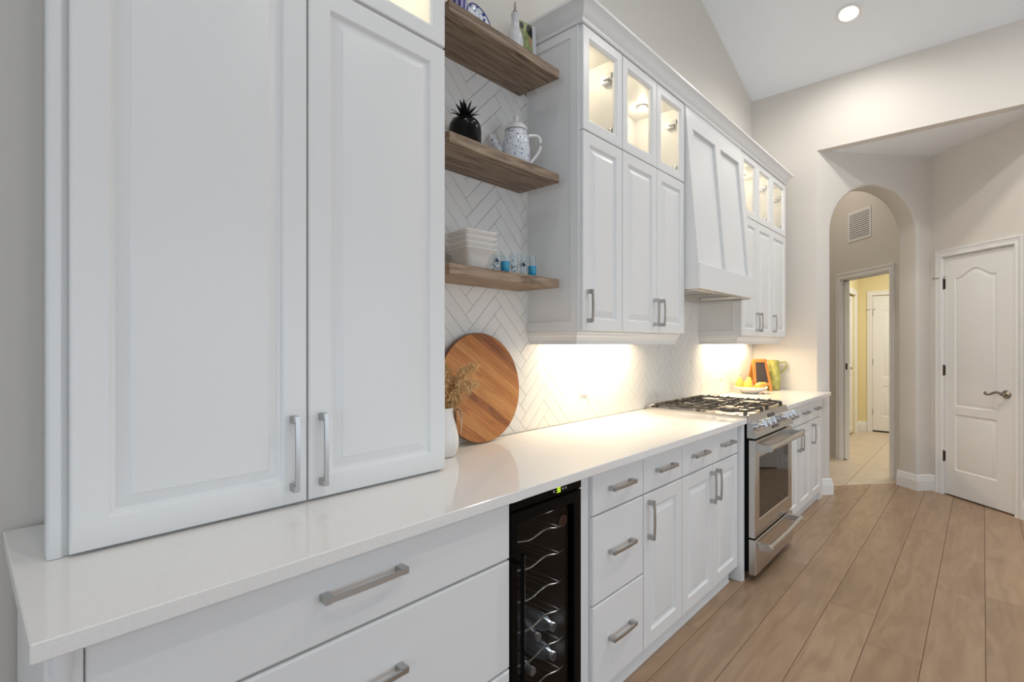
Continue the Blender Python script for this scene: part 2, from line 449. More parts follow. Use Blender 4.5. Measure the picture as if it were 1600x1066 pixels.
# floor slab with planks
g = G(); g.box(-4.1, 6.6, -5.3, 0.6, -0.12, -0.006)
floor = struct(obj('floor', g, M['gap'], smooth=False), 'wide brown oak plank floor')
thr = lambda p: 0.24 - ((p[0] - A.x) * N.x + (p[1] - A.y) * N.y)
PW = 0.197; row = 0
y0 = -0.646 + 0.197 * 3
for r in range(26):
    yt = y0 - r * PW; yb = yt - PW
    if yb < -5.25 or yt > 0.1: continue
    x = -4.0 + random.uniform(-1.6, 0)
    starts = {5: 3.04, 6: 2.74, 4: 3.9, 7: 3.62}.get(r)
    if starts: x = starts - 1.9 * math.ceil((starts + 4) / 1.9)
    while x < 6.3:
        Lp = 1.9 if starts else random.uniform(1.3, 2.1)
        p = [(max(-4.05, x) + 0.0008, yb + 0.0008), (x + Lp - 0.0008, yb + 0.0008), (x + Lp - 0.0008, yt - 0.0008), (max(-4.05, x) + 0.0008, yt - 0.0008)]
        x += Lp
        p = clip_poly(p, thr); p = clip_poly(p, lambda q: 6.3 - q[0]) if p else p
        p = clip_poly(p, lambda q: q[0] + 4.04) if p else p
        if len(p) < 3 or area2(p) < 0.004: continue
        cx = sum(q[0] for q in p) / len(p); cy = sum(q[1] for q in p) / len(p)
        gg = G(); ins = lambda q, k: (q[0] + (cx - q[0]) * k, q[1] + (cy - q[1]) * k)
        sh = lambda q: (q[0] - math.copysign(0.0012, q[0] - cx), q[1] - math.copysign(0.0012, q[1] - cy))
        gg.loops([[(q[0] - cx, q[1] - cy, -0.006) for q in p], [(q[0] - cx, q[1] - cy, -0.0012) for q in p], [(sh(q)[0] - cx, sh(q)[1] - cy, 0) for q in p]])
        obj('plank', gg, M['plank'], floor, (cx, cy, 0), smooth=False)
# tiled floor beyond the arch
g = G(); pl = [(5.0, 1.5), (5.0, -3.0), (LX + 0.1, -3.0), (LX + 0.1, 1.5)]
thr2 = lambda p: -0.24 + ((p[0] - A.x) * N.x + (p[1] - A.y) * N.y)
tf = clip_poly(pl, thr2); g.prism(tf, 'z', -0.12, -0.003)
tfloor = struct(obj('floor', g, M['fgrout'], smooth=False), 'beige tiled floor of the passage and laundry')
TS = 0.60
for i in range(10):
    for j in range(8):
        xa = 4.9 + i * TS; ya = -0.667 + TS * (4 - j)
        p = [(xa + 0.002, ya - TS + 0.002), (xa + TS - 0.002, ya - TS + 0.002), (xa + TS - 0.002, ya - 0.002), (xa + 0.002, ya - 0.002)]
        p = clip_poly(p, thr2); p = clip_poly(p, lambda q: LX - q[0]) if p else p
        p = clip_poly(p, lambda q: 1.45 - q[1]) if p else p
        p = clip_poly(p, lambda q: q[1] + 2.6) if p else p
        if len(p) < 3 or area2(p) < 0.003: continue
        cx = sum(q[0] for q in p) / len(p); cy = sum(q[1] for q in p) / len(p)
        gg = G(); gg.loops([[(q[0] - cx, q[1] - cy, -0.003) for q in p], [(q[0] - cx, q[1] - cy, 0.0008) for q in p]])
        obj('tile', gg, M['ftile'], tfloor, (cx, cy, 0), smooth=False)

# kitchen wall (left)
g = G(); g.prism([(-4.1, 0), (FX + 0.12, 0), (FX + 0.12, CEIL_Z), (FX, CEIL_Z), (0, CEIL_Z + SLOPE * FX), (-4.1, CEIL_Z + SLOPE * (FX - 4.1))], 'y', 0.0, 0.12)
wl = struct(obj('wall_left', g, M['wall'], smooth=False), 'greige kitchen wall behind the cabinets')
# far wall with header
g = G()
g.prism([(0, 0), (A.y, 0), (A.y, SOFF), (-2.02, SOFF), (-2.02, 0), (-5.3, 0), (-5.3, CEIL_Z + 0.05), (0, CEIL_Z + 0.05)], 'x', FX, FX + 0.10)
bm = None
wf = struct(obj('wall_far', g, M['wall'], smooth=False), 'greige far wall with the header over the niche')
# vaulted ceiling
g = G(); R_ = CEIL_Z + SLOPE * FX
g.prism([(FX + 0.1, CEIL_Z - 0.1 * SLOPE), (0, R_), (-4.1, R_ - SLOPE * 4.1), (-4.1, R_ - SLOPE * 4.1 + 0.1), (0, R_ + 0.1), (FX + 0.1, CEIL_Z + 0.1)], 'y', -5.3, 0.12)
struct(obj('ceiling', g, M['ceil'], smooth=False), 'white vaulted ceiling')
# niche ceiling
g = G(); g.prism([(FX + 0.1, -0.3), (6.0, -0.3), (6.4, -1.2), (5.6, -2.2), (FX + 0.1, -2.3)], 'z', SOFF, SOFF + 0.08)
struct(obj('ceiling', g, M['ceil'], smooth=False), 'flat white ceiling of the corner niche')
# arch wall
MA = frame(A, T)
g = G(); r = (AR1 - AR0) / 2; c = (AR0 + AR1) / 2; K = 28
arc = [(c - r * math.cos(PI * i / K), SPRING + r * math.sin(PI * i / K)) for i in range(K + 1)]
out = [(0, 0), (AR0, 0)] + arc + [(AR1, 0), (ARCHL, 0), (ARCHL, SOFF), (0, SOFF)]
bm = bmesh.new()
# strips: piers + spandrels, so no concave faces remain
hole = [(AR0, 0)] + arc + [(AR1, 0)]
outer = [(0, 0)] + [(0 if p[0] < AR0 + 1e-6 and False else p[0], SOFF) for p in arc] + [(ARCHL, 0)]
bev = 0.022


def arch_ring(off):
    return [(AR0 - off, 0)] + [(c - (r + off) * math.cos(PI * i / K), SPRING + (r + off) * math.sin(PI * i / K)) for i in range(K + 1)] + [(AR1 + off, 0)]


def outer_ring():
    o = [(0, 0)]
    for i in range(K + 1):
        a = PI * i / K; dx, dz = -math.cos(a), math.sin(a)
        tx = (c / -dx) if dx < -1e-6 else ((ARCHL - c) / dx if dx > 1e-6 else 1e9); tz = (SOFF - SPRING) / dz if dz > 1e-6 else 1e9
        t = min(tx, tz); o.append((c + dx * t, SPRING + dz * t))
    return o + [(ARCHL, 0)]


rings = [[(p[0], 0.0, p[1]) for p in outer_ring()], [(p[0], 0.0, p[1]) for p in arch_ring(bev)]]
for kk in (1, 2, 3, 4):
    a = PI / 2 * kk / 4; rings.append([(p[0], bev * (1 - math.cos(a)), p[1]) for p in arch_ring(bev * (1 - math.sin(a)))])
for kk in (4, 3, 2, 1, 0):
    a = PI / 2 * kk / 4; rings.append([(p[0], TH - bev * (1 - math.cos(a)), p[1]) for p in arch_ring(bev * (1 - math.sin(a)))])
rings.append([(p[0], TH, p[1]) for p in outer_ring()])
g = G(); g.loops(rings, False, False, closed=False)
g.loops([[(0, 0, 0), (0, TH, 0), (0, TH, SOFF), (0, 0, SOFF)]], True, False)
g.box(-0.0, ARCHL, TH - 0.05, TH, SOFF, HALL_Z)
cor = outer_ring()
# fill the two upper corners of the rectangle
for yy in (0.0, TH):
    L0 = max([p for p in cor if abs(p[0]) < 1e-6], key=lambda p: p[1]); U0 = min([p for p in cor if abs(p[1] - SOFF) < 1e-6], key=lambda p: p[0])
    L1 = max([p for p in cor if abs(p[0] - ARCHL) < 1e-6], key=lambda p: p[1]); U1 = max([p for p in cor if abs(p[1] - SOFF) < 1e-6], key=lambda p: p[0])
    g.add([(0, yy, L0[1]), (0, yy, SOFF), (U0[0], yy, SOFF)], [(0, 1, 2)])
    g.add([(ARCHL, yy, L1[1]), (ARCHL, yy, SOFF), (U1[0], yy, SOFF)], [(0, 1, 2)])
g.xf(MA)
struct(obj('wall_arch', g, M['wall'], ang=40), 'greige angled wall with a round-headed opening')
# door wall (angled) with a real door opening, and the return beyond it
MD = frame(Q, DD); dw, dh = 0.605, 2.10
g = G(); s0, s1 = -0.125, 0.72
g.box(s0, -0.004, 0, 0.12, 0, SOFF); g.box(dw + 0.004, s1, 0, 0.12, 0, SOFF); g.box(-0.004, dw + 0.004, 0, 0.12, dh + 0.004, SOFF)
g.xf(MD); struct(obj('wall_door', g, M['wall'], smooth=False), 'greige angled wall around the white door')
MR = frame(E, Vector((FX, -2.02, 0)) - E); Lr = (Vector((FX, -2.02, 0)) - E).length
g = G(); g.box(0, Lr, 0, 0.1, 0, SOFF); g.xf(MR); struct(obj('wall_return', g, M['wall'], smooth=False), 'short greige wall right of the white door')


# ---- doors, casings, baseboards
def casing(g, x0, x1, z1, w=0.07, t=0.018, floor_z=0.0):
    """three-sided door casing around opening x0..x1, top z1; face toward -y"""
    def leg(a, b, za, zb, horiz=False):
        pass
    prof = [(0, 0.010), (0.004, 0.014), (0.018, 0.014), (0.022, 0.011), (0.046, 0.015), (0.052, 0.019), (w - 0.004, 0.019), (w, 0.016)]
    rings = []
    for d, h in [(0, 0.0)] + prof + [(w, 0.0)]:
        rings.append([(x0 - d, -h, floor_z), (x0 - d, -h, z1 + d), (x1 + d, -h, z1 + d), (x1 + d, -h, floor_z)])
    n = len(rings); vs = [p for r in rings for p in r]; fs = []
    for i in range(n - 1):
        for j in range(3): fs.append((i * 4 + j, i * 4 + j + 1, (i + 1) * 4 + j + 1, (i + 1) * 4 + j))
    fs.append(tuple(i * 4 for i in range(n))); fs.append(tuple(i * 4 + 3 for i in range(n)))
    g.add(vs, fs); return g


BB = [(0, 0), (0.016, 0), (0.016, 0.09), (0.013, 0.095), (0.013, 0.108), (0.009, 0.113), (0.009, 0.128), (0.004, 0.140), (0, 0.142)]


def baseboard(name, mx, a, b, m0=0, m1=0):
    g = G(); profile_run(g, BB, a, b, m0=m0, m1=m1); g.xf(mx)
    return struct(obj(name, g, M['trimw'], ang=20))


def arch_panel(x0, x1, z0, z1, rise, yb, yf, ins0=0.0):
    """moulded panel with a cathedral (ogee) top, recess then raised field"""
    def ring(i, y):
        a0, a1 = x0 + i, x1 - i; zb = z0 + i; zt = z1 - i; pts = [(a0, y, zb), (a1, y, zb)]
        n = 14
        for k in range(n + 1):
            t = k / n; x = a1 + (a0 - a1) * t
            e = 0.5 - 0.5 * math.cos(2 * PI * t)
            pts.append((x, y, zt + rise * e ** 1.25))
        return pts
    return [ring(i, y) for i, y in ((0, yf), (0.006, yf + 0.007), (0.012, yf + 0.009), (0.020, yf + 0.008), (0.034, yf + 0.002), (0.040, yf + 0.001))]


def panel_door(parent_name, label, mx, w, h, top_panel, low_panel, bottom=0.012, yoff=0.012):
    """two-panel moulded door, hinge side at x=0"""
    g = G(); th = 0.035; yf = yoff
    x0, x1, z0, z1, rise = top_panel; u0, u1, v0, v1 = low_panel
    # face built from strips around the two panels
    def quad(a, b, c0, d): g.add([(a, yf, c0), (b, yf, c0), (b, yf, d), (a, yf, d)], [(0, 1, 2, 3)])
    quad(0.002, x0, bottom, h); quad(x1, w - 0.002, bottom, h); quad(x0, x1, bottom, v0); quad(x0, x1, v1, z0)
    pr = arch_panel(x0, x1, z0, z1, rise, yf + th, yf)
    topedge = pr[0][2:]
    for k in range(len(topedge) - 1):
        a, b = topedge[k], topedge[k + 1]; g.add([a, b, (b[0], yf, h), (a[0], yf, h)], [(0, 1, 2, 3)])
    g.loops(pr, False, True)
    rr = lambda i, y: rect_ring(x0, x1, v0, v1, i, y)
    g.loops([rr(i, y) for i, y in ((0, yf), (0.006, yf + 0.007), (0.012, yf + 0.009), (0.020, yf + 0.008), (0.034, yf + 0.002), (0.040, yf + 0.001))], False, True)
    g.loops([rect_ring(0.002, w - 0.002, bottom, h, 0, yf), rect_ring(0.002, w - 0.002, bottom, h, 0, yf + th)], False, True)
    g.xf(mx); o = struct(obj(parent_name, g, M['trimw'], ang=25)); o['label'] = label
    return o


def hinge(parent, mx, x, z, y=0.008, h=0.088, m='bronze'):
    g = G(); g.tube([(x, y - 0.004, z - h / 2), (x, y - 0.004, z + h / 2)], 0.006, 8); g.box(x - 0.004, x + 0.012, y, y + 0.006, z - h / 2, z + h / 2)
    for e in (-1, 1): g.sphere((x, y - 0.004, z + e * h / 2), 0.0065, 8, 6)
    g.xf(mx); return obj('hinge', g, M[m], parent)


def doorstop(parent, mx, x, z):
    g = G(); g.tube([(x - 0.004, 0.004, z), (x - 0.055, -0.028, z - 0.004)], 0.004, 8); g.tube([(x - 0.055, -0.028, z - 0.004), (x - 0.066, -0.034, z - 0.006)], 0.008, 8)
    g.tube([(x + 0.004, 0.002, z), (x + 0.036, -0.012, z + 0.003)], 0.004, 8)
    g.xf(mx); return obj('door_stop', g, M['pewter'], parent)


d1 = panel_door('door_1', 'white two-panel door with an arched top panel and a lever handle', MD, dw, dh - 0.003, (0.095, 0.455, 0.79, 1.905, 0.07), (0.095, 0.455, 0.235, 0.725))
for z in (1.866, 1.10, 0.34): hinge(d1, MD, -0.004, z)
doorstop(d1, MD, -0.004, 1.925)
g = G(); lx, lz = 0.533, 0.937
g.lathe([(0.001, 0), (0.033, 0.0), (0.034, 0.004), (0.030, 0.010), (0.014, 0.014), (0.012, 0.045), (0.001, 0.047)], (0, 0, 0), 20)
g.xf(Matrix.Translation((lx, 0.012, lz)) @ Matrix.Rotation(PI / 2, 4, 'X'))
pts = []
for i in range(14):
    t = i / 13; pts.append((lx - 0.128 * t, 0.012 - 0.045 - 0.004 * math.sin(t * PI), lz + 0.014 * math.sin(t * PI * 1.7 + 0.1) * (1 - 0.2 * t)))
g.tube(pts, 0.008, 10, rr=[0.011 - 0.004 * i / 13 for i in range(14)])
cu = [(lx - 0.128 - 0.008 * math.sin(a), -0.033, pts[-1][2] + 0.008 - 0.008 * math.cos(a)) for a in [PI * 1.3 * k / 7 for k in range(8)]]
g.tube(cu, 0.006, 8); g.xf(MD); obj('lever_handle', g, M['pewter'], d1)
g = G(); casing(g, -0.004, dw + 0.004, dh + 0.004, 0.062); g.box(-0.004, 0.0, 0, 0.1, 0, dh); g.box(dw, dw + 0.004, 0, 0.1, 0, dh); g.box(0, dw, 0, 0.1, dh, dh + 0.004)
g.xf(MD); struct(obj('trim_1', g, M['trimw'], ang=25), 'white casing around the two-panel door')
# dark sheet behind the door: shade under its undercut put into the colour
g = G(); g.box(0.0, dw, 0.10, 0.118, 0, dh); g.xf(MD); struct(obj('wall_shade_sheet', g, M['slot'], smooth=False))

baseboard('baseboard_arch_left', MA, 0.002, AR0 + 0.0, 0, 1)
baseboard('baseboard_arch_right', MA, AR1, ARCHL, 1, -1)
MJ = frame(A + T * AR1, N)          # right jamb: local x along N ... face looks to -T
g = G(); profile_run(g, BB, 0.0, TH, m0=1); g.xf(Matrix.Translation(A + T * AR1) @ Matrix(((N.x, T.x, 0, 0), (N.y, T.y, 0, 0), (0, 0, 1, 0), (0, 0, 0, 1))))
struct(obj('baseboard_jamb_right', g, M['trimw'], ang=20))
g = G(); profile_run(g, BB, 0.0, TH, m0=1); g.xf(Matrix.Translation(A + T * AR0) @ Matrix(((N.x, -T.x, 0, 0), (N.y, -T.y, 0, 0), (0, 0, 1, 0), (0, 0, 0, 1))))
struct(obj('baseboard_jamb_left', g, M['trimw'], ang=20))
baseboard('baseboard_door_left', MD, -0.125, -0.066, -1, 0)
baseboard('baseboard_door_right', MD, dw + 0.066, 0.72, 0, -1)
baseboard('baseboard_return', MR, 0.0, Lr, -1, 0)
baseboard('baseboard_far', frame((FX, -2.03, 0), (0, -1)), 0.0, 3.2)

# ---- hall behind the arch
MP = frame(P0, (-PD.x, -PD.y))       # viewer side is on the +... computed below
# pocket wall: local x runs back from P0 along PD, face toward the arch hall
side = Vector((PD.y, -PD.x, 0))      # candidate normal
if side.dot(CAMP - P0) < 0: side = -side
MPW = Matrix(((PD.x, -side.x, 0, P0.x), (PD.y, -side.y, 0, P0.y), (0, 0, 1, 0), (0, 0, 0, 1)))   # local y = away from the viewer
s_arch = ((TH - (P0 - A).dot(N)) / PD.dot(N))
ox0, ox1, oh, PT = 0.026, 0.802, 2.07, 0.095
g = G(); g.box(s_arch - 0.05, ox0, 0, PT, 0, HALL_Z); g.box(ox1, 1.9, 0, PT, 0, HALL_Z); g.box(ox0, ox1, 0, PT, oh, HALL_Z)
g.xf(MPW); struct(obj('wall_hall', g, M['wall'], smooth=False), 'greige hall wall with vent and pocket door opening')
g = G(); casing(g, ox0, ox1, oh, 0.064); g.xf(MPW); struct(obj('trim_2', g, M['trimw'], ang=25), 'white casing of the pocket door opening')
g = G(); g.box(ox1 - 0.012, ox1, -0.0, 0.028, 0, oh); g.box(ox1 - 0.012, ox1, 0.066, PT, 0, oh); g.box(ox0, ox1, 0.0, 0.026, oh - 0.012, oh); g.box(ox0, ox1, 0.068, PT, oh - 0.012, oh); g.box(ox0, ox0 + 0.012, 0, PT, 0, oh)
g.xf(MPW); struct(obj('trim_3', g, M['trimw'], smooth=False), 'white jambs of the pocket door opening')
g = G(); g.box(ox0, ox1, 0.027, 0.067, oh - 0.006, oh + 0.0); g.box(ox1 - 0.003, ox1, 0.028, 0.066, 0, oh); g.xf(MPW)
struct(obj('trim_4', g, M['slot'], smooth=False), 'dark slot of the pocket door track')
g = G(); g.box(ox1 - 0.030, ox1 - 0.004, 0.033, 0.061, 0.012, oh - 0.02, 0.002); g.xf(MPW)
d2 = struct(obj('door_2', g, M['trimw']), 'white pocket door edge left in its slot')
g = G(); g.box(ox1 - 0.0325, ox1 - 0.029, 0.036, 0.058, 1.04, 1.11); g.xf(MPW); obj('latch', g, M['bronze'], d2)
# vent on the hall wall
vent_at = MPW @ Vector((0.48, 0, 2.63))
vt = thing('air_vent', 'white louvred air return vent high on the hall wall', 'vent', vent_at)
w2, h2 = 0.185, 0.165
g = G(); rr = lambda i, y: [(0.48 - w2 + i, y, 2.63 - h2 + i), (0.48 + w2 - i, y, 2.63 - h2 + i), (0.48 + w2 - i, y, 2.63 + h2 - i), (0.48 - w2 + i, y, 2.63 + h2 - i)]
g.loops([rr(0.001, -0.001), rr(0, -0.004), rr(0.004, -0.008), rr(0.022, -0.008), rr(0.024, -0.001)], False, False); g.xf(MPW); obj('vent_frame', g, M['trimw'], vt)
g = G(); g.box(0.48 - w2 + 0.02, 0.48 + w2 - 0.02, -0.002, -0.0008, 2.63 - h2 + 0.02, 2.63 + h2 - 0.02); g.xf(MPW); obj('vent_backing', g, M['slot'], vt, smooth=False)
for k in range(13):
    z = 2.63 - h2 + 0.032 + k * (2 * h2 - 0.064) / 12
    g = G(); g.add([(0.48 - w2 + 0.022, -0.0020, z + 0.009), (0.48 + w2 - 0.022, -0.0020, z + 0.009), (0.48 + w2 - 0.022, -0.0080, z - 0.003), (0.48 - w2 + 0.022, -0.0080, z - 0.003),
                    (0.48 - w2 + 0.022, -0.0012, z + 0.006), (0.48 + w2 - 0.022, -0.0012, z + 0.006), (0.48 + w2 - 0.022, -0.0070, z - 0.007), (0.48 - w2 + 0.022, -0.0070, z - 0.007)],
                   [(0, 1, 2, 3), (4, 5, 6, 7), (0, 1, 5, 4), (3, 2, 6, 7), (0, 3, 7, 4), (1, 2, 6, 5)]); g.xf(MPW); obj('louvre', g, M['trimw'], vt, smooth=False)
# hall left wall, end wall, ceiling
HL = A + T * (AR0 - 0.09) + N * TH
g = G(); ML = frame(HL, N); g.box(0, 2.0, 0, 0.1, 0, HALL_Z); g.xf(ML); struct(obj('wall_hall_left', g, M['wall'], smooth=False))
g = G(); ME = frame(HL + N * 2.0, T); g.box(-0.1, 1.62, 0, 0.1, 0, HALL_Z); g.xf(ME); struct(obj('wall_hall_end', g, M['wall'], smooth=False))
g = G(); cc = [HL, HL + N * 2.1, HL + N * 2.1 + T * 1.7, HL + T * 1.2]
g.prism([(p.x, p.y) for p in cc], 'z', HALL_Z, HALL_Z + 0.08); struct(obj('ceiling', g, M['ceil'], smooth=False), 'white ceiling of the hall behind the arch')
# laundry: yellow walls
lb = 9.05
g = G(); g.box(7.24, 7.62, LY, LY + 0.1, 0, 2.75); g.box(lb, LX + 0.1, LY, LY + 0.1, 0, 2.75); g.box(7.62, lb, LY, LY + 0.1, 2.06, 2.75)
struct(obj('wall_laundry_left', g, M['yellow'], smooth=False), 'yellow laundry wall around the bifold door')
MB_ = Matrix(((0, 1, 0, LX), (-1, 0, 0, LY), (0, 0, 1, 0), (0, 0, 0, 1)))     # back wall, local x = -y world, local y = +x world
bd0, bd1 = 0.165, 0.165 + 0.76
g = G(); g.box(0, bd0, 0, 0.1, 0, 2.75); g.box(bd1, 2.4, 0, 0.1, 0, 2.75); g.box(bd0, bd1, 0, 0.1, 2.07, 2.75); g.xf(MB_)
struct(obj('wall_laundry_back', g, M['yellow'], smooth=False), 'yellow laundry wall around the far door')
g = G(); casing(g, bd0, bd1, 2.07, 0.066); g.xf(MB_); struct(obj('trim_5', g, M['trimw'], ang=25), 'white casing of the far laundry door')
d3 = panel_door('door_3', 'white panelled door at the far end of the laundry', MB_, bd1 - bd0, 2.066, (0.125, 0.635, 0.83, 1.84, 0.06), (0.125, 0.635, 0.24, 0.70), bottom=0.02)
for k, v in enumerate(list(d3.data.vertices)): pass
d3.location += MB_.to_3x3() @ Vector((bd0, 0, 0))
MBd = MB_ @ Matrix.Translation((bd0, 0, 0))
for z in (1.80, 1.06, 0.30): hinge(d3, MBd, -0.004, z, m='pewter')
doorstop(d3, MBd, 0.0, 1.86)
g = G(); g.box(0.0, bd1 - bd0, 0.06, 0.09, 0, 2.07); g.xf(MBd); struct(obj('wall_shade_backing', g, M['slot'], smooth=False))  # dark sheet: shade behind the far door put into its colour
# bifold door in the laundry left wall
MLW = Matrix.Translation((0, LY, 0))
g = G(); casing(g, 7.62, lb, 2.06, 0.075); g.xf(MLW); struct(obj('trim_6', g, M['trimw'], ang=25), 'white casing of the bifold door')
xs = [7.62 + (lb - 7.62) * k / 4 for k in range(5)]
for k in range(4):
    g = panel_front(xs[k] + 0.003, xs[k + 1] - 0.003, 0.95, 2.045, 0.05, 0.025, 0.07); g2 = panel_front(xs[k] + 0.003, xs[k + 1] - 0.003, 0.02, 0.95, 0.05, 0.025, 0.07)
    g.add(g2.v, g2.f); g.xf(MLW); o = struct(obj('door_4' if k == 3 else 'door_%d' % (5 + k), g, M['trimw'], ang=25), 'white bifold door leaf %s the laundry corner' % ('nearest' if k == 3 else 'further from'))
    if k == 3:
        gk = G(); gk.sphere((xs[k] + 0.10, LY - 0.0, 0.98), 0.013, 12, 8); gk.tube([(xs[k] + 0.10, LY + 0.026, 0.98), (xs[k] + 0.10, LY, 0.98)], 0.005, 8); obj('knob', gk, M['pewter'], o)
g = G(); g.box(7.62, lb, 0.07, 0.09, 0, 2.06); g.xf(MLW); struct(obj('wall_shade_backing', g, M['slot'], smooth=False))  # dark sheet behind the bifold leaves, coloured as shade
g = G(); profile_run(g, BB, lb + 0.08, LX, m1=-1); g.xf(MLW); struct(obj('baseboard_laundry_left', g, M['trimw'], ang=20))
g = G(); profile_run(g, BB, 0, bd0 - 0.07, m0=-1); g.xf(MB_); struct(obj('baseboard_laundry_back', g, M['trimw'], ang=20))
pl = clip_poly([(6.2, -2.75), (LX + 0.1, -2.75), (LX + 0.1, LY + 0.1), (6.2, LY + 0.1)], lambda p: (p[0] - P0.x) * -side.x + (p[1] - P0.y) * -side.y - PT * 0.5)
g = G(); g.prism(pl, 'z', 2.75, 2.82); struct(obj('ceiling', g, M['ceil'], smooth=False), 'white ceiling of the laundry')
g = G(); g.box(6.2, LX + 0.1, -2.75, -2.65, 0, 2.75); struct(obj('wall_laundry_right', g, M['yellow'], smooth=False))
light('AREA', 'laundry_lamp', (8.0, -1.3, 2.72), 40, (0.98, 0.97, 0.92), shape='SQUARE', size=0.8)
light('AREA', 'hall_fill', tuple(HL + N * 0.9 + T * 0.5 + Vector((0, 0, HALL_Z - 0.03))), 7, (1.0, 0.92, 0.80), shape='SQUARE', size=0.3)  # added fill light, no known fixture in the hall

# ---- unseen sides of the room: right wall and rear wall, with their wide openings
g = G()
wr = [(-4.1, -0.7, 0, 5.3), (5.0, FX + 0.1, 0, 5.3)]
for a, b, c0, d in wr: g.box(a, b, -5.4, -5.3, 0, 5.3)
g.box(-0.7, 5.0, -5.4, -5.3, 2.7, 5.4)
struct(obj('wall_right', g, M['wall'], smooth=False), 'greige wall with a wide opening to the living area')
g = G(); g.box(-4.2, -4.1, -5.3, -4.7, 0, 4.1); g.box(-4.2, -4.1, -0.5, 0.12, 0, 4.1); g.box(-4.2, -4.1, -4.7, -0.5, 2.9, 4.1)
struct(obj('wall_rear', g, M['wall'], smooth=False), 'greige rear wall around the wide patio opening')
g = G()
for a in (-4.7, -3.3, -1.9, -0.56): g.box(-4.17, -4.12, a, a + 0.06, 0, 2.9)
g.box(-4.17, -4.12, -4.7, -0.5, 2.84, 2.9); g.box(-4.17, -4.12, -4.7, -0.5, 0, 0.06)
struct(obj('window_1', g, M['trimw'], smooth=False), 'white frame of the wide patio opening')

# ------------------------------------------------------------------ recessed ceiling lamps: far one in view, the rest added unseen for light
for i, (x, y) in enumerate(CANS):
    z = ceil_z(x); rot = (0, math.atan(SLOPE), 0)
    lab = ['round recessed ceiling light nearest the far wall', 'added unseen ceiling light above the middle of the counter', 'added unseen ceiling light above the tall cabinet',
           'added unseen ceiling light right of the far one', 'added unseen ceiling light in the middle of the room', 'added unseen ceiling light behind the camera'][i]
    t = thing('recessed_light', lab, 'ceiling light', (x, y, z), 'recessed ceiling lights', rot)
    g = G(); g.lathe([(0.062, -0.001), (0.085, -0.001), (0.087, -0.004), (0.083, -0.007), (0.064, -0.006), (0.060, -0.001)], seg=32)
    o = obj('trim_ring', g, M['trimw'], t, (x, y, z)); o.location = (0, 0, 0)
    g = G(); g.lathe([(0.0, -0.0035), (0.060, -0.0035), (0.060, -0.001), (0.0, -0.001)], seg=32)
    o = obj('diffuser', g, M['led'], t, (x, y, z)); o.location = (0, 0, 0)
    light('SPOT', 'can_lamp_a' if i < 3 else 'added_can_lamp', (x, y, z - 0.03), (62.0, 20.0, 48.0, 108.0, 46.0, 60.0)[i], (1.0, 0.965, 0.91), spot_size=math.radians(158), spot_blend=1.0, shadow_soft_size=0.06)

# ------------------------------------------------------------------ cabinetry
CY = -0.59; DF = -0.61; CT0, CT1 = 0.884, 0.914


def base_cabinet(name, label, x0, x1, fronts, group='white base cabinets', filler=None, zt=0.882, extra=None):
    t = thing(name, label, 'cabinet', ((x0 + x1) / 2, -0.30, 0), group)
    g = G(); g.box(x0 + 0.001, x1 - 0.001, -0.012, CY, 0.078, zt); 
    if filler: g.box(filler[0], filler[1], -0.012, CY - 0.002, 0.0 if len(filler) > 2 else 0.078, zt)
    obj('body', g, M['cab'], t, smooth=False)
    for f in fronts:
        kind, a, b, c0, d = f[:5]
        if kind == 'drawer':
            o = obj('drawer', slab_front(a, b, c0, d, CY - 0.0005, DF), M['cab'], t, ang=20)
            L = f[5] if len(f) > 5 else 0.165
            handle(o, ((a + b) / 2, DF, f[6] if len(f) > 6 else (c0 + d) / 2 + 0.005), L)
        else:
            o = obj('door', panel_front(a, b, c0, d, CY - 0.0005, DF), M['cab'], t, ang=20)
            hx = b - 0.035 if f[5] == 'r' else a + 0.035
            handle(o, (hx, DF, d - 0.105), 0.16, True)
    return t


# left drawer base under the tall cabinet
t = base_cabinet('drawer_cabinet', 'wide white cabinet of three drawers under the tall cabinet', 0.088, 1.092,
                 [('drawer', 0.131, 1.088, 0.708, 0.868, 0.205, 0.806), ('drawer', 0.131, 1.088, 0.390, 0.702, 0.205, 0.574), ('drawer', 0.131, 1.088, 0.082, 0.384, 0.205, 0.255)])
g = G(); g.box(0.084, 0.129, -0.56, DF, 0.0, 0.88, 0.002); g.lathe([(0.016, 0), (0.016, 0.80), (0.012, 0.83), (0.016, 0.85), (0.016, 0.88)], (0.104, -0.605, 0), 16); obj('corner_post', g, M['cab'], t)
g = G(); g.box(0.05 + 0.04, 1.092, -0.50, -0.53, 0, 0.078); obj('toe_kick', g, M['cab'], t, smooth=False)
# three-drawer unit right of the cooler
base_cabinet('drawer_cabinet', 'narrow white stack of three drawers right of the black cooler', 1.459, 1.887,
             [('drawer', 1.520, 1.884, 0.722, 0.872), ('drawer', 1.520, 1.884, 0.403, 0.716, 0.165, 0.569), ('drawer', 1.520, 1.884, 0.084, 0.397, 0.165, 0.250)], filler=(1.459, 1.517, 1))
base_cabinet('base_cabinet', 'white base cabinet with one drawer over one raised-panel door', 1.888, 2.249,
             [('drawer', 1.890, 2.246, 0.722, 0.872), ('door', 1.890, 2.246, 0.084, 0.716, 'l')])
t = base_cabinet('base_cabinet', 'white base cabinet with two drawers over paired doors, left of the range', 2.250, 3.004,
                 [('drawer', 2.252, 2.612, 0.722, 0.872), ('drawer', 2.616, 2.966, 0.722, 0.872), ('door', 2.252, 2.612, 0.084, 0.716, 'r'), ('door', 2.616, 2.966, 0.084, 0.716, 'l')])
g = G(); g.box(2.970, 3.004, -0.012, -0.634, 0, 0.882, 0.0015); obj('end_panel', g, M['cab'], t)
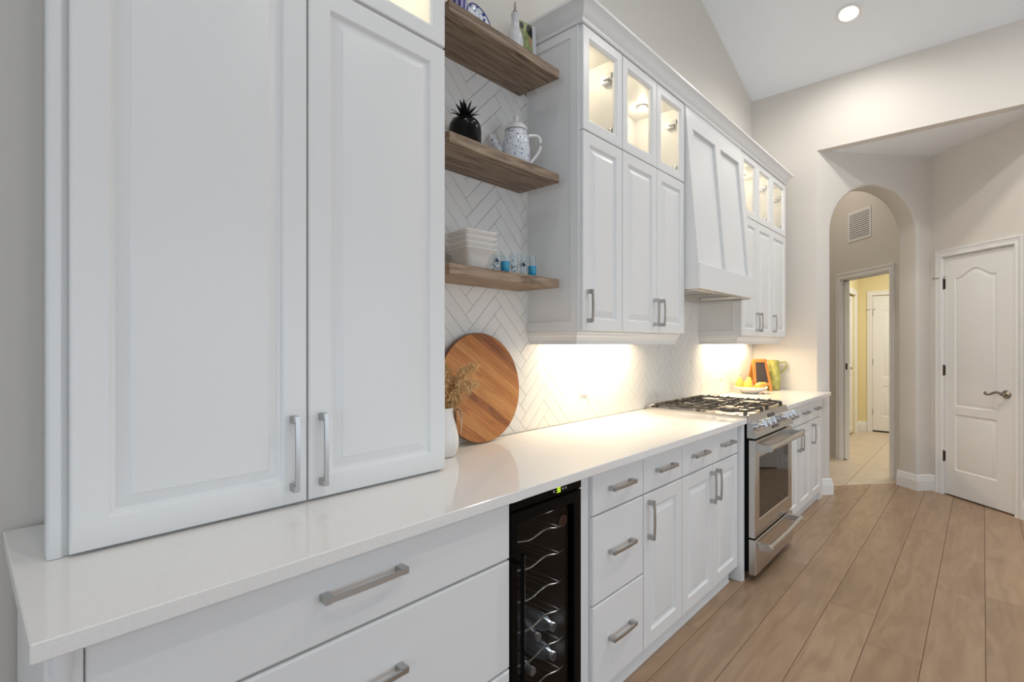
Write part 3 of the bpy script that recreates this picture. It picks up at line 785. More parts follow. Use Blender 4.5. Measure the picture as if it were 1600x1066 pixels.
g = G(); g.box(1.520, 2.925, -0.555, -0.575, 0, 0.076, 0.001); g.box(1.520, 2.925, -0.575, -0.580, 0, 0.010, 0.001)
tk = tag(obj('plinth', g, M['cab']), 'white plinth board along the floor under the middle base cabinets', 'plinth')
# right of the range
t = base_cabinet('base_cabinet', 'white base cabinet with two drawers over paired doors, right of the range', 3.770, 4.620,
                 [('drawer', 3.905, 4.258, 0.722, 0.872), ('drawer', 4.262, 4.616, 0.722, 0.872), ('door', 3.905, 4.258, 0.084, 0.716, 'r'), ('door', 4.262, 4.616, 0.084, 0.716, 'l')], filler=(3.772, 3.902, 1))
g = G(); g.box(3.772, 4.62, -0.555, -0.575, 0, 0.078); obj('toe_kick', g, M['cab'], t, smooth=False)
t = base_cabinet('base_cabinet', 'white base cabinet with one drawer over one door against the far wall', 4.621, 5.10,
                 [('drawer', 4.624, 4.985, 0.722, 0.872), ('door', 4.624, 4.985, 0.084, 0.716, 'l')], filler=(4.988, 5.10, 1))
g = G(); g.box(4.621, 5.10, -0.555, -0.575, 0, 0.078); obj('toe_kick', g, M['cab'], t, smooth=False)

# countertops
g = G(); g.box(0.066, 3.008, -0.012, -0.648, CT0, CT1, 0.002); tag(obj('countertop', g, M['quartz']), 'long white quartz countertop running from the left end to the range', 'countertop')
g = G(); g.box(3.768, FX - 0.001, -0.012, -0.544, CT0, CT1, 0.002); g.box(3.768, 5.165, -0.540, -0.648, CT0, CT1, 0.003)
tag(obj('countertop', g, M['quartz']), 'short white quartz countertop between the range and the far wall', 'countertop')

# tall cabinet standing on the counter
TF = -0.312; TB = -0.290
t = thing('tall_cabinet', 'tall white two-door cabinet standing on the counter at far left', 'cabinet', (0.615, -0.15, CT1))
g = G(); g.box(0.135, 1.093, -0.001, TB, CT1 + 0.001, 2.32); obj('body', g, M['cab'], t, smooth=False)
g = G(); g.box(0.135, 0.153, -0.001, TB, 2.32, 2.75); g.box(1.075, 1.093, -0.001, TB, 2.32, 2.75); g.box(0.153, 1.075, -0.001, -0.02, 2.32, 2.75); g.box(0.153, 1.075, -0.02, TB, 2.732, 2.75); g.box(0.600, 0.636, -0.27, TB, 2.32, 2.732)
obj('display_box', g, M['cab_in'], t, smooth=False)
g = G(); g.prism([(0.114, TB - 0.004), (0.118, TB - 0.008), (0.134, TB - 0.008), (0.139, TB - 0.003), (0.139, TB + 0.03), (0.114, TB + 0.03)], 'z', CT1 + 0.001, 2.75); obj('front_stile', g, M['cab'], t, ang=25)
for a, b, hx in ((0.146, 0.622, 0.584), (0.627, 1.093, 0.662)):
    o = obj('door', panel_front(a, b, CT1 + 0.006, 2.308, TB - 0.001, TF, 0.06), M['cab'], t, ang=20)
    handle(o, (hx, TF, 1.052), 0.193, True)
    gd = obj('glass_door', glass_front(a, b, 2.318, 2.74, TB - 0.001, TF), M['cab'], t, ang=20)
    g = G(); g.box(a + 0.05, b - 0.05, TB - 0.012, TB - 0.008, 2.318 + 0.05, 2.74 - 0.05); obj('pane', g, M['pane'], gd, smooth=False)


def puck(parent, x, y, z, e):
    g = G(); g.lathe([(0.0, 0), (0.032, 0), (0.034, -0.004), (0.032, -0.010), (0.026, -0.011), (0.0, -0.011)], (x, y, z), 20)
    o = obj('puck_light', g, M['chrome'], parent)
    g = G(); g.lathe([(0, -0.0115), (0.024, -0.0115), (0.022, -0.013), (0, -0.0135)], (x, y, z), 20); obj('lens', g, M['puck'], o)
    light('POINT', 'puck_lamp', (x, y, z - 0.03), e, (1.0, 0.87, 0.66), shadow_soft_size=0.02)


puck(t, 0.38, -0.15, 2.732, 2.0); puck(t, 0.86, -0.15, 2.732, 2.0)

# wall cabinets
UF = -0.332; UB = -0.310; UZ = 1.392; UM = 2.290; UT = 2.746


def wall_cabinet(label, x0, x1, doors, xl=None, filler=None):
    t = thing('wall_cabinet', label, 'cabinet', ((x0 + x1) / 2, -0.16, UZ), 'white wall cabinets with lit glass tops')
    g = G(); g.box(x0 + 0.0005, x1 - 0.0005, -0.0095, UB, UZ, UM - 0.008)
    if filler: g.box(filler[0], filler[1], -0.0095, UB, UZ, UT)
    if xl:   # framed end panel
        rr = lambda i, x: [(x, -0.0095 - i, UZ + i), (x, UB + i, UZ + i), (x, UB + i, UT - i), (x, -0.0095 - i, UT - i)]
    obj('body', g, M['cab'], t, smooth=False)
    if xl:
        g = G(); a = x0 - 0.0155 if xl < 0 else x0
        rr = lambda i, x: [(x, -0.0095 - i * 0.02, UZ + i * 1.0), (x, UB + i, UZ + i), (x, UB + i, UT - i), (x, -0.0095 - i * 0.02, UT - i)]
        g.loops([rr(0, x0), rr(0, x0 - 0.013), rr(0.001, x0 - 0.014), rr(0.042, x0 - 0.014), rr(0.046, x0 - 0.0085), rr(0.049, x0 - 0.008)], True, True); obj('end_panel', g, M['cab'], t, ang=25)
    g = G(); zz = UM - 0.008
    g.box(x0, x0 + 0.016, -0.0095, UB, zz, UT); g.box(x1 - 0.016, x1, -0.0095, UB, zz, UT); g.box(x0 + 0.016, x1 - 0.016, -0.0095, -0.02, zz, UT); g.box(x0 + 0.016, x1 - 0.016, -0.02, UB, UT - 0.016, UT); g.box(x0 + 0.016, x1 - 0.016, -0.02, UB, zz, zz + 0.012)
    obj('display_box', g, M['cab_in'], t, smooth=False)
    for a, b, hs, hg in doors:
        o = obj('door', panel_front(a, b, UZ + 0.002, UM - 0.012, UB - 0.001, UF, 0.052), M['cab'], t, ang=20)
        handle(o, (a + 0.034 if hs == 'l' else b - 0.034, UF, 1.502), 0.147, True)
        gd = obj('glass_door', glass_front(a, b, UM - 0.006, UT - 0.002, UB - 0.001, UF, 0.056), M['cab'], t, ang=20)
        g = G(); g.box(a + 0.05, b - 0.05, UB - 0.011, UB - 0.008, UM + 0.045, UT - 0.053); obj('pane', g, M['pane'], gd, smooth=False)
        hx = b - 0.047 if hg == 'r' else a + 0.047; sg = -1 if hg == 'r' else 1
        for zc in (UT - 0.115, UM + 0.075):
            g = G(); g.lathe([(0, 0), (0.0175, 0), (0.0175, 0.007), (0.012, 0.010), (0, 0.011)], (0, 0, 0), 16); g.xf(Matrix.Translation((hx, UB + 0.002, zc)) @ Matrix.Rotation(-PI / 2, 4, 'X'))
            g.box(hx - 0.009, hx + 0.009, UB + 0.008, UB + 0.060, zc - 0.008, zc + 0.008, 0.003); g.box(hx + 0.004, hx - sg * 0.028 + 0.004, UB + 0.030, UB + 0.075, zc - 0.020, zc + 0.020, 0.003)
            obj('hinge', g, M['chrome'], gd)
    for a, b, hs, hg in doors: puck(t, (a + b) / 2, -0.15, UT - 0.016, 0.95)
    return t


wall_cabinet('white wall cabinet with one door beside the floating shelves', 1.866, 2.192, [(1.860, 2.190, 'l', 'r')], xl=1)
wall_cabinet('white wall cabinet with paired doors just left of the hood', 2.193, 2.898, [(2.196, 2.548, 'r', 'l'), (2.552, 2.895, 'l', 'r')])
wall_cabinet('white wall cabinet with paired doors just right of the hood', 3.878, 4.577, [(3.866, 4.216, 'r', 'l'), (4.220, 4.575, 'l', 'r')], xl=1)
wall_cabinet('white single-door wall cabinet at the far end of the run', 4.578, 4.990, [(4.580, 4.988, 'l', 'r')])

# crown moulding along the uppers, with returns
CR = [(0.30, 2.740), (0.336, 2.740), (0.339, 2.750), (0.339, 2.756), (0.345, 2.764), (0.352, 2.772), (0.358, 2.786), (0.366, 2.800), (0.378, 2.812), (0.383, 2.816), (0.383, 2.828), (0.30, 2.828)]
g = G(); CR = [(d, z + 0.008) for d, z in CR]
ring = lambda k: [(1.852 - (d - 0.332) if k < 2 else 4.990 + (d - 0.332), -d if k in (1, 2) else -0.002, z) for d, z in CR]
g.loops([ring(0), ring(1), ring(2), ring(3)])
g.box(1.87, 4.97, -0.002, -0.305, 2.80, 2.826)
tag(obj('crown_moulding', g, M['cab'], ang=20), 'white crown moulding along the tops of the wall cabinets and hood', 'moulding')
CR2 = [(d - 0.02, z + 0.012) for d, z in CR]
g = G(); ring = lambda k: [(0.135 - (d - 0.312) if k < 2 else 1.093 + (d - 0.312) * 0.4, -d if k in (1, 2) else -0.002, z) for d, z in CR2]
g.loops([ring(0), ring(1), ring(2), ring(3)]); tag(obj('crown_moulding', g, M['cab'], ang=20), 'white crown moulding on top of the tall cabinet', 'moulding')

# light rails
LR = [(0.268, 1.3905), (0.306, 1.3905), (0.306, 1.384), (0.300, 1.382), (0.298, 1.372), (0.291, 1.364), (0.290, 1.358), (0.286, 1.352), (0.286, 1.3315), (0.268, 1.3315)]
for a, b, lab in ((1.852, 2.897, 'white light rail moulding under the wall cabinets left of the hood'), (3.864, 4.990, 'white light rail moulding under the wall cabinets right of the hood')):
    g = G(); ring = lambda k: [(a + (0.306 - d) if k < 2 else b - (0.306 - d), -d if k in (1, 2) else -0.0095, z) for d, z in LR]
    g.loops([ring(0), ring(1), ring(2), ring(3)]); tag(obj('light_rail', g, M['cab'], ang=20), lab, 'moulding')
for i, (a, b, e) in enumerate(UNDER):
    t = thing('under_cabinet_light', ['slim warm light bar under the wall cabinets left of the hood', 'slim warm light bar under the wall cabinets right of the hood'][i], 'light', ((a + b) / 2, -0.10, 1.391))
    g = G(); g.box(a, b, -0.085, -0.125, 1.376, 1.3915, 0.002); obj('housing', g, M['plastic'], t)
    g = G(); g.box(a + 0.01, b - 0.01, -0.090, -0.120, 1.3745, 1.3758); obj('lens', g, M['strip'], t, smooth=False)
    light('AREA', 'under_cabinet_lamp', ((a + b) / 2, -0.105, 1.370), e, WARM, (0, 0, 0), shape='RECTANGLE', size=b - a, size_y=0.03)

# floating shelves
SHX0, SHX1, SHD = 1.168, 1.801, -0.245
for z0, z1, lab in ((2.507, 2.548, 'top weathered oak floating shelf'), (2.046, 2.086, 'middle weathered oak floating shelf holding the teapot'), (1.582, 1.620, 'lowest weathered oak floating shelf holding the white bowls')):
    g = G(); g.box(SHX0, SHX1, -0.0095, SHD, z0, z1, 0.002)
    tag(obj('floating_shelf', g, M['oak']), lab, 'shelf', 'oak floating shelves')

# backsplash: grout bed plus herringbone tiles
bs = thing('backsplash', 'white glossy herringbone tile backsplash above the counter', 'backsplash', (3.1, 0, CT1))
g = G(); g.box(1.094, FX - 0.001, -0.0005, -0.004, CT0, 2.53); obj('grout_bed', g, M['grout'], bs, smooth=False)
TW, TL = 0.0583, 0.246; O0 = (1.500, 1.909); q = math.sqrt(0.5)
e1 = (q, q); e2 = (-q, q); GAP = 0.0008; cnt = 0; rest = G()
cand = []
for i in range(-60, 60):
    for j in range(-15, 30):
        ox = O0[0] + j * TL * math.sqrt(2); oz = O0[1] + i * TW * math.sqrt(2)
        for (s0_, s1_, t0_, t1_) in ((0, TL, 0, TW), (TL, TL + TW, TW - TL, TW)):
            p = [(ox + s * e1[0] + t_ * e2[0], oz + s * e1[1] + t_ * e2[1]) for s, t_ in ((s0_ + GAP, t0_ + GAP), (s1_ - GAP, t0_ + GAP), (s1_ - GAP, t1_ - GAP), (s0_ + GAP, t1_ - GAP))]
            for fn in (lambda u: u[0] - 1.10, lambda u: FX - 0.004 - u[0], lambda u: u[1] - CT1 - 0.001, lambda u: 2.525 - u[1]):
                p = clip_poly(p, fn)
                if len(p) < 3: break
            if len(p) < 3 or area2(p) < 1e-4: continue
            X0, X1 = min(u[0] for u in p), max(u[0] for u in p); Z0 = min(u[1] for u in p)
            if X0 > 1.87 and X1 < 2.89 and Z0 > 1.40: continue
            if X0 > 3.88 and Z0 > 1.40: continue
            if X0 > 1.9 and Z0 > 1.72: continue
            if X1 < 1.16 and Z0 < 2.0: pass
            cand.append((min(abs(X0 - 1.2), 9) - area2(p) * 100, p))
cand.sort(key=lambda c: c[0])
for idx, (_, p) in enumerate(cand):
    cx = sum(u[0] for u in p) / len(p); cz = sum(u[1] for u in p) / len(p)
    ax, az = random.gauss(0, 0.005), random.gauss(0, 0.005)
    yy = lambda u, d: -d - 0.0 + (u[0] - cx) * ax * 0.6 + (u[1] - cz) * az * 0.6
    sh = lambda u: (u[0] + (cx - u[0]) * 0.012, u[1] + (cz - u[1]) * 0.012)
    R0 = [(u[0] - cx, -0.0035, u[1] - cz) for u in p]; R1 = [(u[0] - cx, yy(u, 0.0082), u[1] - cz) for u in p]; R2 = [(sh(u)[0] - cx, yy(u, 0.0088), sh(u)[1] - cz) for u in p]
    if idx < 295:
        gg = G(); gg.loops([R0, R1, R2], False, True); obj('tile', gg, M['tile'], bs, (cx, 0, cz), smooth=False)
    else:
        rest.loops([[(a + cx, b, c_ + cz) for a, b, c_ in R] for R in (R0, R1, R2)], False, True)
if rest.v:
    o = obj('distant_tiles', rest, M['tile'], bs, smooth=False); o['kind'] = 'stuff'


def outlet(x, z, lab):
    t = thing('wall_outlet', lab, 'outlet', (x, -0.010, z), 'white backsplash outlets')
    g = G(); rr = lambda i, y: rect_ring(x - 0.037, x + 0.037, z - 0.06, z + 0.06, i, y)
    g.loops([rr(0, -0.0098), rr(0, -0.013), rr(0.003, -0.0155)]); obj('cover_plate', g, M['plastic'], t, ang=20)
    for dz in (-0.021, 0.021):
        g = G(); g.box(x - 0.016, x + 0.016, -0.0155, -0.0168, z + dz - 0.014, z + dz + 0.014, 0.0006); o = obj('socket', g, M['plastic'], t)
        g = G(); g.box(x - 0.008, x - 0.006, -0.0168, -0.0171, z + dz - 0.004, z + dz + 0.006); g.box(x + 0.006, x + 0.008, -0.0168, -0.0171, z + dz - 0.004, z + dz + 0.006); obj('slot', g, M['slot'], o, smooth=False)


outlet(2.330, 1.112, 'white outlet plate on the backsplash left of the range')
outlet(4.33, 1.10, 'white outlet plate on the backsplash left of the fruit bowl')

# ------------------------------------------------------------------ range hood
HX0, HX1 = 2.905, 3.852
t = thing('range_hood', 'white panelled range hood tapering down over the stainless range', 'range hood', (3.38, -0.2, 1.657))
g = G()
yt, ybm = -0.332, -0.412   # front plane at the top and just above the band
zb, zt = 1.803, 2.747
fr = lambda x, z, d=0: (x, yt + (ybm - yt) * (zt - z) / (zt - zb) + d, z)
g.add([fr(HX0, zb, .02), fr(HX1, zb, .02), fr(HX1, zt, .02), fr(HX0, zt, .02), (HX0, -0.0095, zb), (HX1, -0.0095, zb), (HX1, -0.0095, zt), (HX0, -0.0095, zt)],
      [(0, 1, 2, 3), (4, 5, 6, 7), (0, 1, 5, 4), (1, 2, 6, 5), (2, 3, 7, 6), (3, 0, 4, 7)]); obj('body', g, M['cab'], t, smooth=False)


def board(poly):
    g = G(); g.loops([[fr(x, z, 0.0198) for x, z in poly], [fr(x, z, 0.0) for x, z in poly]]); return g


xm = (HX0 + HX1) / 2; e = 0.0
obj('left_stile', board([(HX0, zb), (HX0 + 0.085, zb), (HX0 + 0.085, zt), (HX0, zt)]), M['cab'], t, smooth=False)
obj('right_stile', board([(HX1 - 0.085, zb), (HX1, zb), (HX1, zt), (HX1 - 0.085, zt)]), M['cab'], t, smooth=False)
obj('centre_stile', board([(xm - 0.045, zb), (xm + 0.045, zb), (xm + 0.045, zt - 0.12), (xm - 0.045, zt - 0.12)]), M['cab'], t, smooth=False)
obj('top_rail', board([(HX0 + 0.085, zt - 0.12), (HX1 - 0.085, zt - 0.12), (HX1 - 0.085, zt), (HX0 + 0.085, zt)]), M['cab'], t, smooth=False)
g = G(); g.box(HX0 + 0.001, HX1 - 0.001, -0.400, -0.422, 1.657, 1.805, 0.002); g.box(HX0 + 0.001, HX0 + 0.02, -0.0095, -0.40, 1.657, 1.803); g.box(HX1 - 0.02, HX1 - 0.001, -0.0095, -0.40, 1.657, 1.803); obj('band', g, M['cab'], t)
g = G(); rr = lambda i, z: [(HX0 + 0.02 + i, -0.012 - i, z), (HX1 - 0.02 - i, -0.012 - i, z), (HX1 - 0.02 - i, -0.40 + i, z), (HX0 + 0.02 + i, -0.40 + i, z)]
g.loops([rr(0, 1.70), rr(0, 1.650), rr(0.012, 1.648), rr(0.05, 1.660), rr(0.055, 1.672), rr(0.07, 1.672)]); o = obj('vent_liner', g, M['steel'], t, ang=25)
g = G(); g.box(3.46, 3.56, -0.372, -0.390, 1.6515, 1.653); obj('control_slot', g, M['slot'], o, smooth=False)
for a, b in ((3.02, 3.36), (3.40, 3.74)):
    g = G()
    for k in range(9): g.box(a, b, -0.11 - k * 0.025, -0.128 - k * 0.025, 1.668, 1.6725)
    obj('baffle_filter', g, M['steel'], o, smooth=False)

# ------------------------------------------------------------------ range
X0, X1 = 3.013, 3.763; XC = (X0 + X1) / 2
rg = thing('range', 'slide-in stainless gas range with black cast-iron grates', 'range', (XC, -0.33, 0))
g = G(); g.box(X0 + 0.001, X1 - 0.001, -0.03, -0.652, 0.05, 0.905); g.box(X0 + 0.04, X1 - 0.04, -0.08, -0.60, 0.0, 0.05); obj('body', g, M['black'], rg, smooth=False)
g = G(); g.prism([(-0.645, 0.924), (-0.652, 0.924), (-0.697, 0.808), (-0.690, 0.803), (-0.645, 0.803)], 'x', X0, X1); cp = obj('control_panel', g, M['steel'], rg, ang=25)
g = G(); g.box(X0, X1, -0.02, -0.652, 0.905, 0.926, 0.003); ck = obj('cooktop', g, M['steel'], rg)
g = G(); g.box(X0, X1, -0.022, -0.055, 0.926, 0.942, 0.004); obj('rear_trim', g, M['steel'], ck)
# knobs on the slanted panel
pn = Vector((0, -0.116, 0.045)).normalized(); pn = Vector((0, -math.sin(math.atan2(0.116, 0.045)), math.cos(math.atan2(0.116, 0.045))))
rotk = Vector((0, 0, 1)).rotation_difference(pn).to_matrix().to_4x4()
pc = Vector((0, -0.6745, 0.866))
for x in (3.085, 3.175, 3.265, 3.52, 3.605, 3.69):
    g = G(); g.lathe([(0.0, 0), (0.029, 0), (0.029, 0.007), (0.024, 0.009), (0.0245, 0.046), (0.022, 0.050), (0, 0.051)], (0, 0, 0), 24); g.box(-0.004, 0.004, -0.022, 0.022, 0.050, 0.057, 0.002)
    g.xf(Matrix.Translation(pc + Vector((x, 0, 0))) @ rotk); obj('knob', g, M['chrome'], cp)
g = G(); g.box(-0.062, 0.062, -0.045, 0.045, 0.0002, 0.0025, 0.001); g.xf(Matrix.Translation(pc + Vector((3.395, 0, 0))) @ rotk); obj('touch_display', g, M['ovenglass'], cp)
# oven door
g = G(); rr = lambda i, y: rect_ring(X0 + 0.004, X1 - 0.004, 0.243, 0.790, i, y)
gx0, gx1, gz0, gz1 = X0 + 0.075, X1 - 0.075, 0.335, 0.690
r2 = lambda i, y: [(gx0 + i, y, gz0 + i), (gx1 - i, y, gz0 + i), (gx1 - i, y, gz1 - i), (gx0 + i, y, gz1 - i)]
g.loops([rr(0, -0.654), rr(0, -0.684), rr(0.002, -0.687), rr(0.006, -0.688), r2(0, -0.688), r2(0.002, -0.684)], True, False); od = obj('oven_door', g, M['steel'], rg, ang=25)
g = G(); g.box(gx0 + 0.001, gx1 - 0.001, -0.66, -0.6855, gz0 + 0.001, gz1 - 0.001); obj('oven_window', g, M['ovenglass'], od, smooth=False)


def bar_handle(par, z, yf, reach):
    g = G()
    for x in (X0 + 0.045, X1 - 0.045):
        g.prism([(yf, z - 0.019), (yf, z + 0.017), (yf - reach + 0.004, z + 0.017), (yf - reach - 0.014, z + 0.002), (yf - reach - 0.004, z - 0.019)], 'x', x - 0.016, x + 0.016)
    n = 13; rings = []
    for x in [X0 + 0.040 + (X1 - X0 - 0.080) * k / (n - 1) for k in range(n)]:
        b = -0.006 * math.sin(PI * (x - X0) / (X1 - X0)); yc = yf - reach + 0.006 + b
        rings.append([(x, yc + 0.015 * math.cos(a) , z + 0.015 * math.sin(a)) for a in [2 * PI * k / 14 for k in range(14)]])
    g.loops(rings); return obj('door_handle' if z > 0.5 else 'drawer_handle', g, M['steel'], par)


bar_handle(od, 0.752, -0.688, 0.072)
g = G(); rr = lambda i, y: rect_ring(X0 + 0.004, X1 - 0.004, 0.035, 0.232, i, y)
g.loops([rr(0, -0.654), rr(0, -0.687), rr(0.003, -0.691), rr(0.008, -0.692)]); dr = obj('storage_drawer', g, M['steel'], rg, ang=25)
bar_handle(dr, 0.195, -0.692, 0.062)
# grates
for a, b, lab in ((X0 + 0.03, X0 + 0.325, 'left'), (X1 - 0.325, X1 - 0.03, 'right')):
    g = G(); zt_ = 0.954; y_a, y_b = -0.075, -0.625; w_ = 0.0055
    for xx in (a, b): g.box(xx - w_, xx + w_, y_a, y_b, 0.941, zt_, 0.003)
    for yy in (y_a, (y_a + y_b) / 2, y_b): g.box(a, b, yy - w_, yy + w_, 0.941, zt_, 0.003)
    for xx in (a, b):
        for yy in (y_a, (y_a + y_b) / 2, y_b): g.box(xx - 0.009, xx + 0.009, yy - 0.009, yy + 0.009, 0.926, 0.946)
    for k in range(1, 8):
        yy = y_a + (y_b - y_a) * k / 8
        if k == 4: continue
        for xx, sgn in ((a, 1), (b, -1)): g.prism([(xx - sgn * 0.010, 0.943), (xx - sgn * 0.010, 0.962), (xx + sgn * 0.02, 0.958), (xx + sgn * (0.095 if k % 2 else 0.075), 0.953), (xx + sgn * (0.095 if k % 2 else 0.075), 0.945)], 'y', yy - 0.0045, yy + 0.0045)
    for yc in (y_a - 0.14, y_b + 0.14):
        xm_ = (a + b) / 2
        for dy in (-0.135, 0.135): g.box(xm_ - 0.005, xm_ + 0.005, yc + dy * 0.4, yc + dy, 0.944, 0.954, 0.002)
    obj('grate', g, M['iron'], rg)
    for yc in (y_a - 0.14, y_b + 0.14):
        g = G(); g.lathe([(0, 0), (0.052, 0), (0.050, 0.008), (0.040, 0.010), (0.038, 0.016), (0.034, 0.019), (0, 0.020)], ((a + b) / 2, yc, 0.926), 24); obj('burner_cap', g, M['iron'], rg)

# ------------------------------------------------------------------ beverage cooler
KX0, KX1 = 1.094, 1.458; KZ = 0.876; KF = -0.605
wc = thing('beverage_cooler', 'slim black glass-door beverage cooler under the counter', 'cooler', ((KX0 + KX1) / 2, -0.3, 0))
g = G()
g.box(KX0 + 0.002, KX0 + 0.03, -0.03, -0.56, 0.01, KZ); g.box(KX1 - 0.012, KX1 - 0.002, -0.03, -0.56, 0.01, KZ); g.box(KX0 + 0.03, KX1 - 0.012, -0.03, -0.06, 0.01, KZ)
g.box(KX0 + 0.03, KX1 - 0.012, -0.06, -0.56, 0.01, 0.05); g.box(KX0 + 0.03, KX1 - 0.012, -0.06, -0.56, 0.82, KZ); obj('body', g, M['blackin'], wc, smooth=False)
g = G(); g.box(KX0 + 0.002, KX1 - 0.002, -0.56, KF, 0.838, KZ, 0.003); pnl = obj('control_strip', g, M['black'], wc)
# display digits 38, seven-segment, and touch icons
SEG = {'3': 'abcdg', '8': 'abcdefg'}


def seg7(g, ch, x, z, w, h, y):
    th = w * 0.2; P = {'a': (0, h, w, h), 'g': (0, h / 2, w, h / 2), 'd': (0, 0, w, 0), 'b': (w, h / 2, w, h), 'c': (w, 0, w, h / 2), 'f': (0, h / 2, 0, h), 'e': (0, 0, 0, h / 2)}
    for s in SEG[ch]:
        a, b, c_, d = P[s]; g.box(x + a - th / 2, x + c_ + th / 2, y, y - 0.0006, z + b - th / 2, z + d + th / 2)


g = G(); seg7(g, '3', 1.316, 0.850, 0.007, 0.015, KF); seg7(g, '8', 1.328, 0.850, 0.007, 0.015, KF); obj('display_digits', g, M['digits'], pnl, smooth=False)
for x in (1.302, 1.350, 1.366):
    g = G(); g.lathe([(0, 0), (0.0045, 0), (0.0045, 0.0006), (0, 0.0007)], (0, 0, 0), 12); g.xf(Matrix.Translation((x, KF, 0.857)) @ Matrix.Rotation(PI / 2, 4, 'X')); obj('touch_icon', g, M['icon'], pnl)
gz0, gz1 = 0.10, 0.795; gx0, gx1 = KX0 + 0.034, KX1 - 0.044
g = G(); r1 = lambda i, y: rect_ring(KX0 + 0.003, KX1 - 0.003, 0.045, 0.834, i, y)
r2 = lambda i, y: [(gx0 + i, y, gz0 + i), (gx1 - i, y, gz0 + i), (gx1 - i, y, gz1 - i), (gx0 + i, y, gz1 - i)]
g.loops([r2(0, -0.565), r1(0, -0.565), r1(0, KF + 0.003), r1(0.003, KF), r2(-0.002, KF), r2(0, KF + 0.003), r2(0, -0.565)], False, False); cd = obj('door', g, M['black'], wc, ang=25)
g = G(); g.box(gx0 + 0.001, gx1 - 0.001, -0.585, -0.590, gz0 + 0.001, gz1 - 0.001); obj('glass_panel', g, M['tint'], cd, smooth=False)
g = G(); g.tube([(KX0 + 0.020, KF - 0.032, 0.14), (KX0 + 0.020, KF - 0.032, 0.72)], 0.007, 10)
for z in (0.17, 0.69): g.tube([(KX0 + 0.020, KF, z), (KX0 + 0.020, KF - 0.032, z)], 0.006, 8)
obj('handle', g, M['black'], cd)
g = G(); g.lathe([(0, 0), (0.021, 0), (0.021, 0.0008), (0, 0.001)], (0, 0, 0), 24, sy=0.85); g.xf(Matrix.Translation((1.368, -0.5902, 0.742)) @ Matrix.Rotation(PI / 2, 4, 'X')); o = obj('badge', g, M['badge'], cd)
g = G(); g.lathe([(0.019, 0), (0.022, 0), (0.022, 0.0016), (0.019, 0.0016), (0.019, 0)], (0, 0, 0), 24, sy=0.85, caps=False); g.xf(Matrix.Translation((1.368, -0.5902, 0.742)) @ Matrix.Rotation(PI / 2, 4, 'X')); obj('badge_rim', g, M['bronze'], o)
SHZ = [0.700, 0.609, 0.507, 0.410, 0.304, 0.202, 0.110]
ka, kb = KX0 + 0.033, KX1 - 0.014
for z in SHZ:
    g = G(); wav = lambda x: 0.006 * math.sin((x - ka) / (kb - ka) * 4 * PI - 0.6)
    g.tube([(ka + (kb - ka) * i / 24, -0.535, z + wav(ka + (kb - ka) * i / 24)) for i in range(25)], 0.0026, 6)
    fr = g; obj('front_rail', fr, M['wire'], wc); g = G()
    g.tube([(ka + (kb - ka) * i / 24, -0.10, z + wav(ka + (kb - ka) * i / 24)) for i in range(25)], 0.0026, 6)
    for i in range(8):
        x = ka + 0.015 + (kb - ka - 0.03) * i / 7; g.tube([(x, -0.535, z + wav(x) - 0.003), (x, -0.10, z + wav(x) - 0.003)], 0.0018, 5)
    obj('wire_shelf', g, M['shadewire'], wc)
light('AREA', 'cooler_fill', (KX1 - 0.020, -0.50, 0.46), 0.75, (0.85, 0.93, 1.0), (0, PI / 2, 0), shape='RECTANGLE', size=0.6, size_y=0.02)  # added fill to brighten the bottles, not a known cooler light
# bottles lying on their sides, caps to the glass
g0 = G(); g0.lathe([(0, 0), (0.028, 0.0), (0.031, 0.004), (0.031, 0.03), (0.029, 0.034), (0.031, 0.038), (0.031, 0.062), (0.029, 0.066), (0.031, 0.07), (0.031, 0.125), (0.029, 0.14), (0.022, 0.16), (0.0125, 0.175), (0.0115, 0.186), (0.011, 0.19)], (0, 0, 0), 20)
for k in range(len(g0.v)): g0.v[k] = Vector((g0.v[k].x * (1 + 0.02 * math.sin(9 * g0.v[k].z * 60)), g0.v[k].y, g0.v[k].z))
mb = build_mesh('bottle_body', g0, M['bottle'], True, 30)
g1 = G(); g1.lathe([(0, 0), (0.0145, 0), (0.0145, 0.012), (0.013, 0.0135), (0, 0.014)], (0, 0, 0.182), 20); mc = build_mesh('bottle_cap', g1, M['cap'], True, 30)
BL = [(1.409, 0.304, 'right bottle of clear water on the upper of the two filled cooler shelves'), (1.332, 0.304, 'left bottle of clear water on the upper of the two filled cooler shelves'),
      (1.409, 0.202, 'right bottle of clear water on the lower of the two filled cooler shelves'), (1.303, 0.202, 'left bottle of clear water on the lower of the two filled cooler shelves')]
for i, (x, z, lab) in enumerate(BL):
    zz = z + 0.0365
    t = thing('water_bottle', lab, 'bottle', (x, -0.325, zz), 'water bottles in the cooler', (PI / 2, 0, 0.02 * (-1) ** i))
    for nm, me in (('bottle_body', mb), ('bottle_cap', mc)):
        o = bpy.data.objects.new(nm, me); COL.objects.link(o); o.parent = t

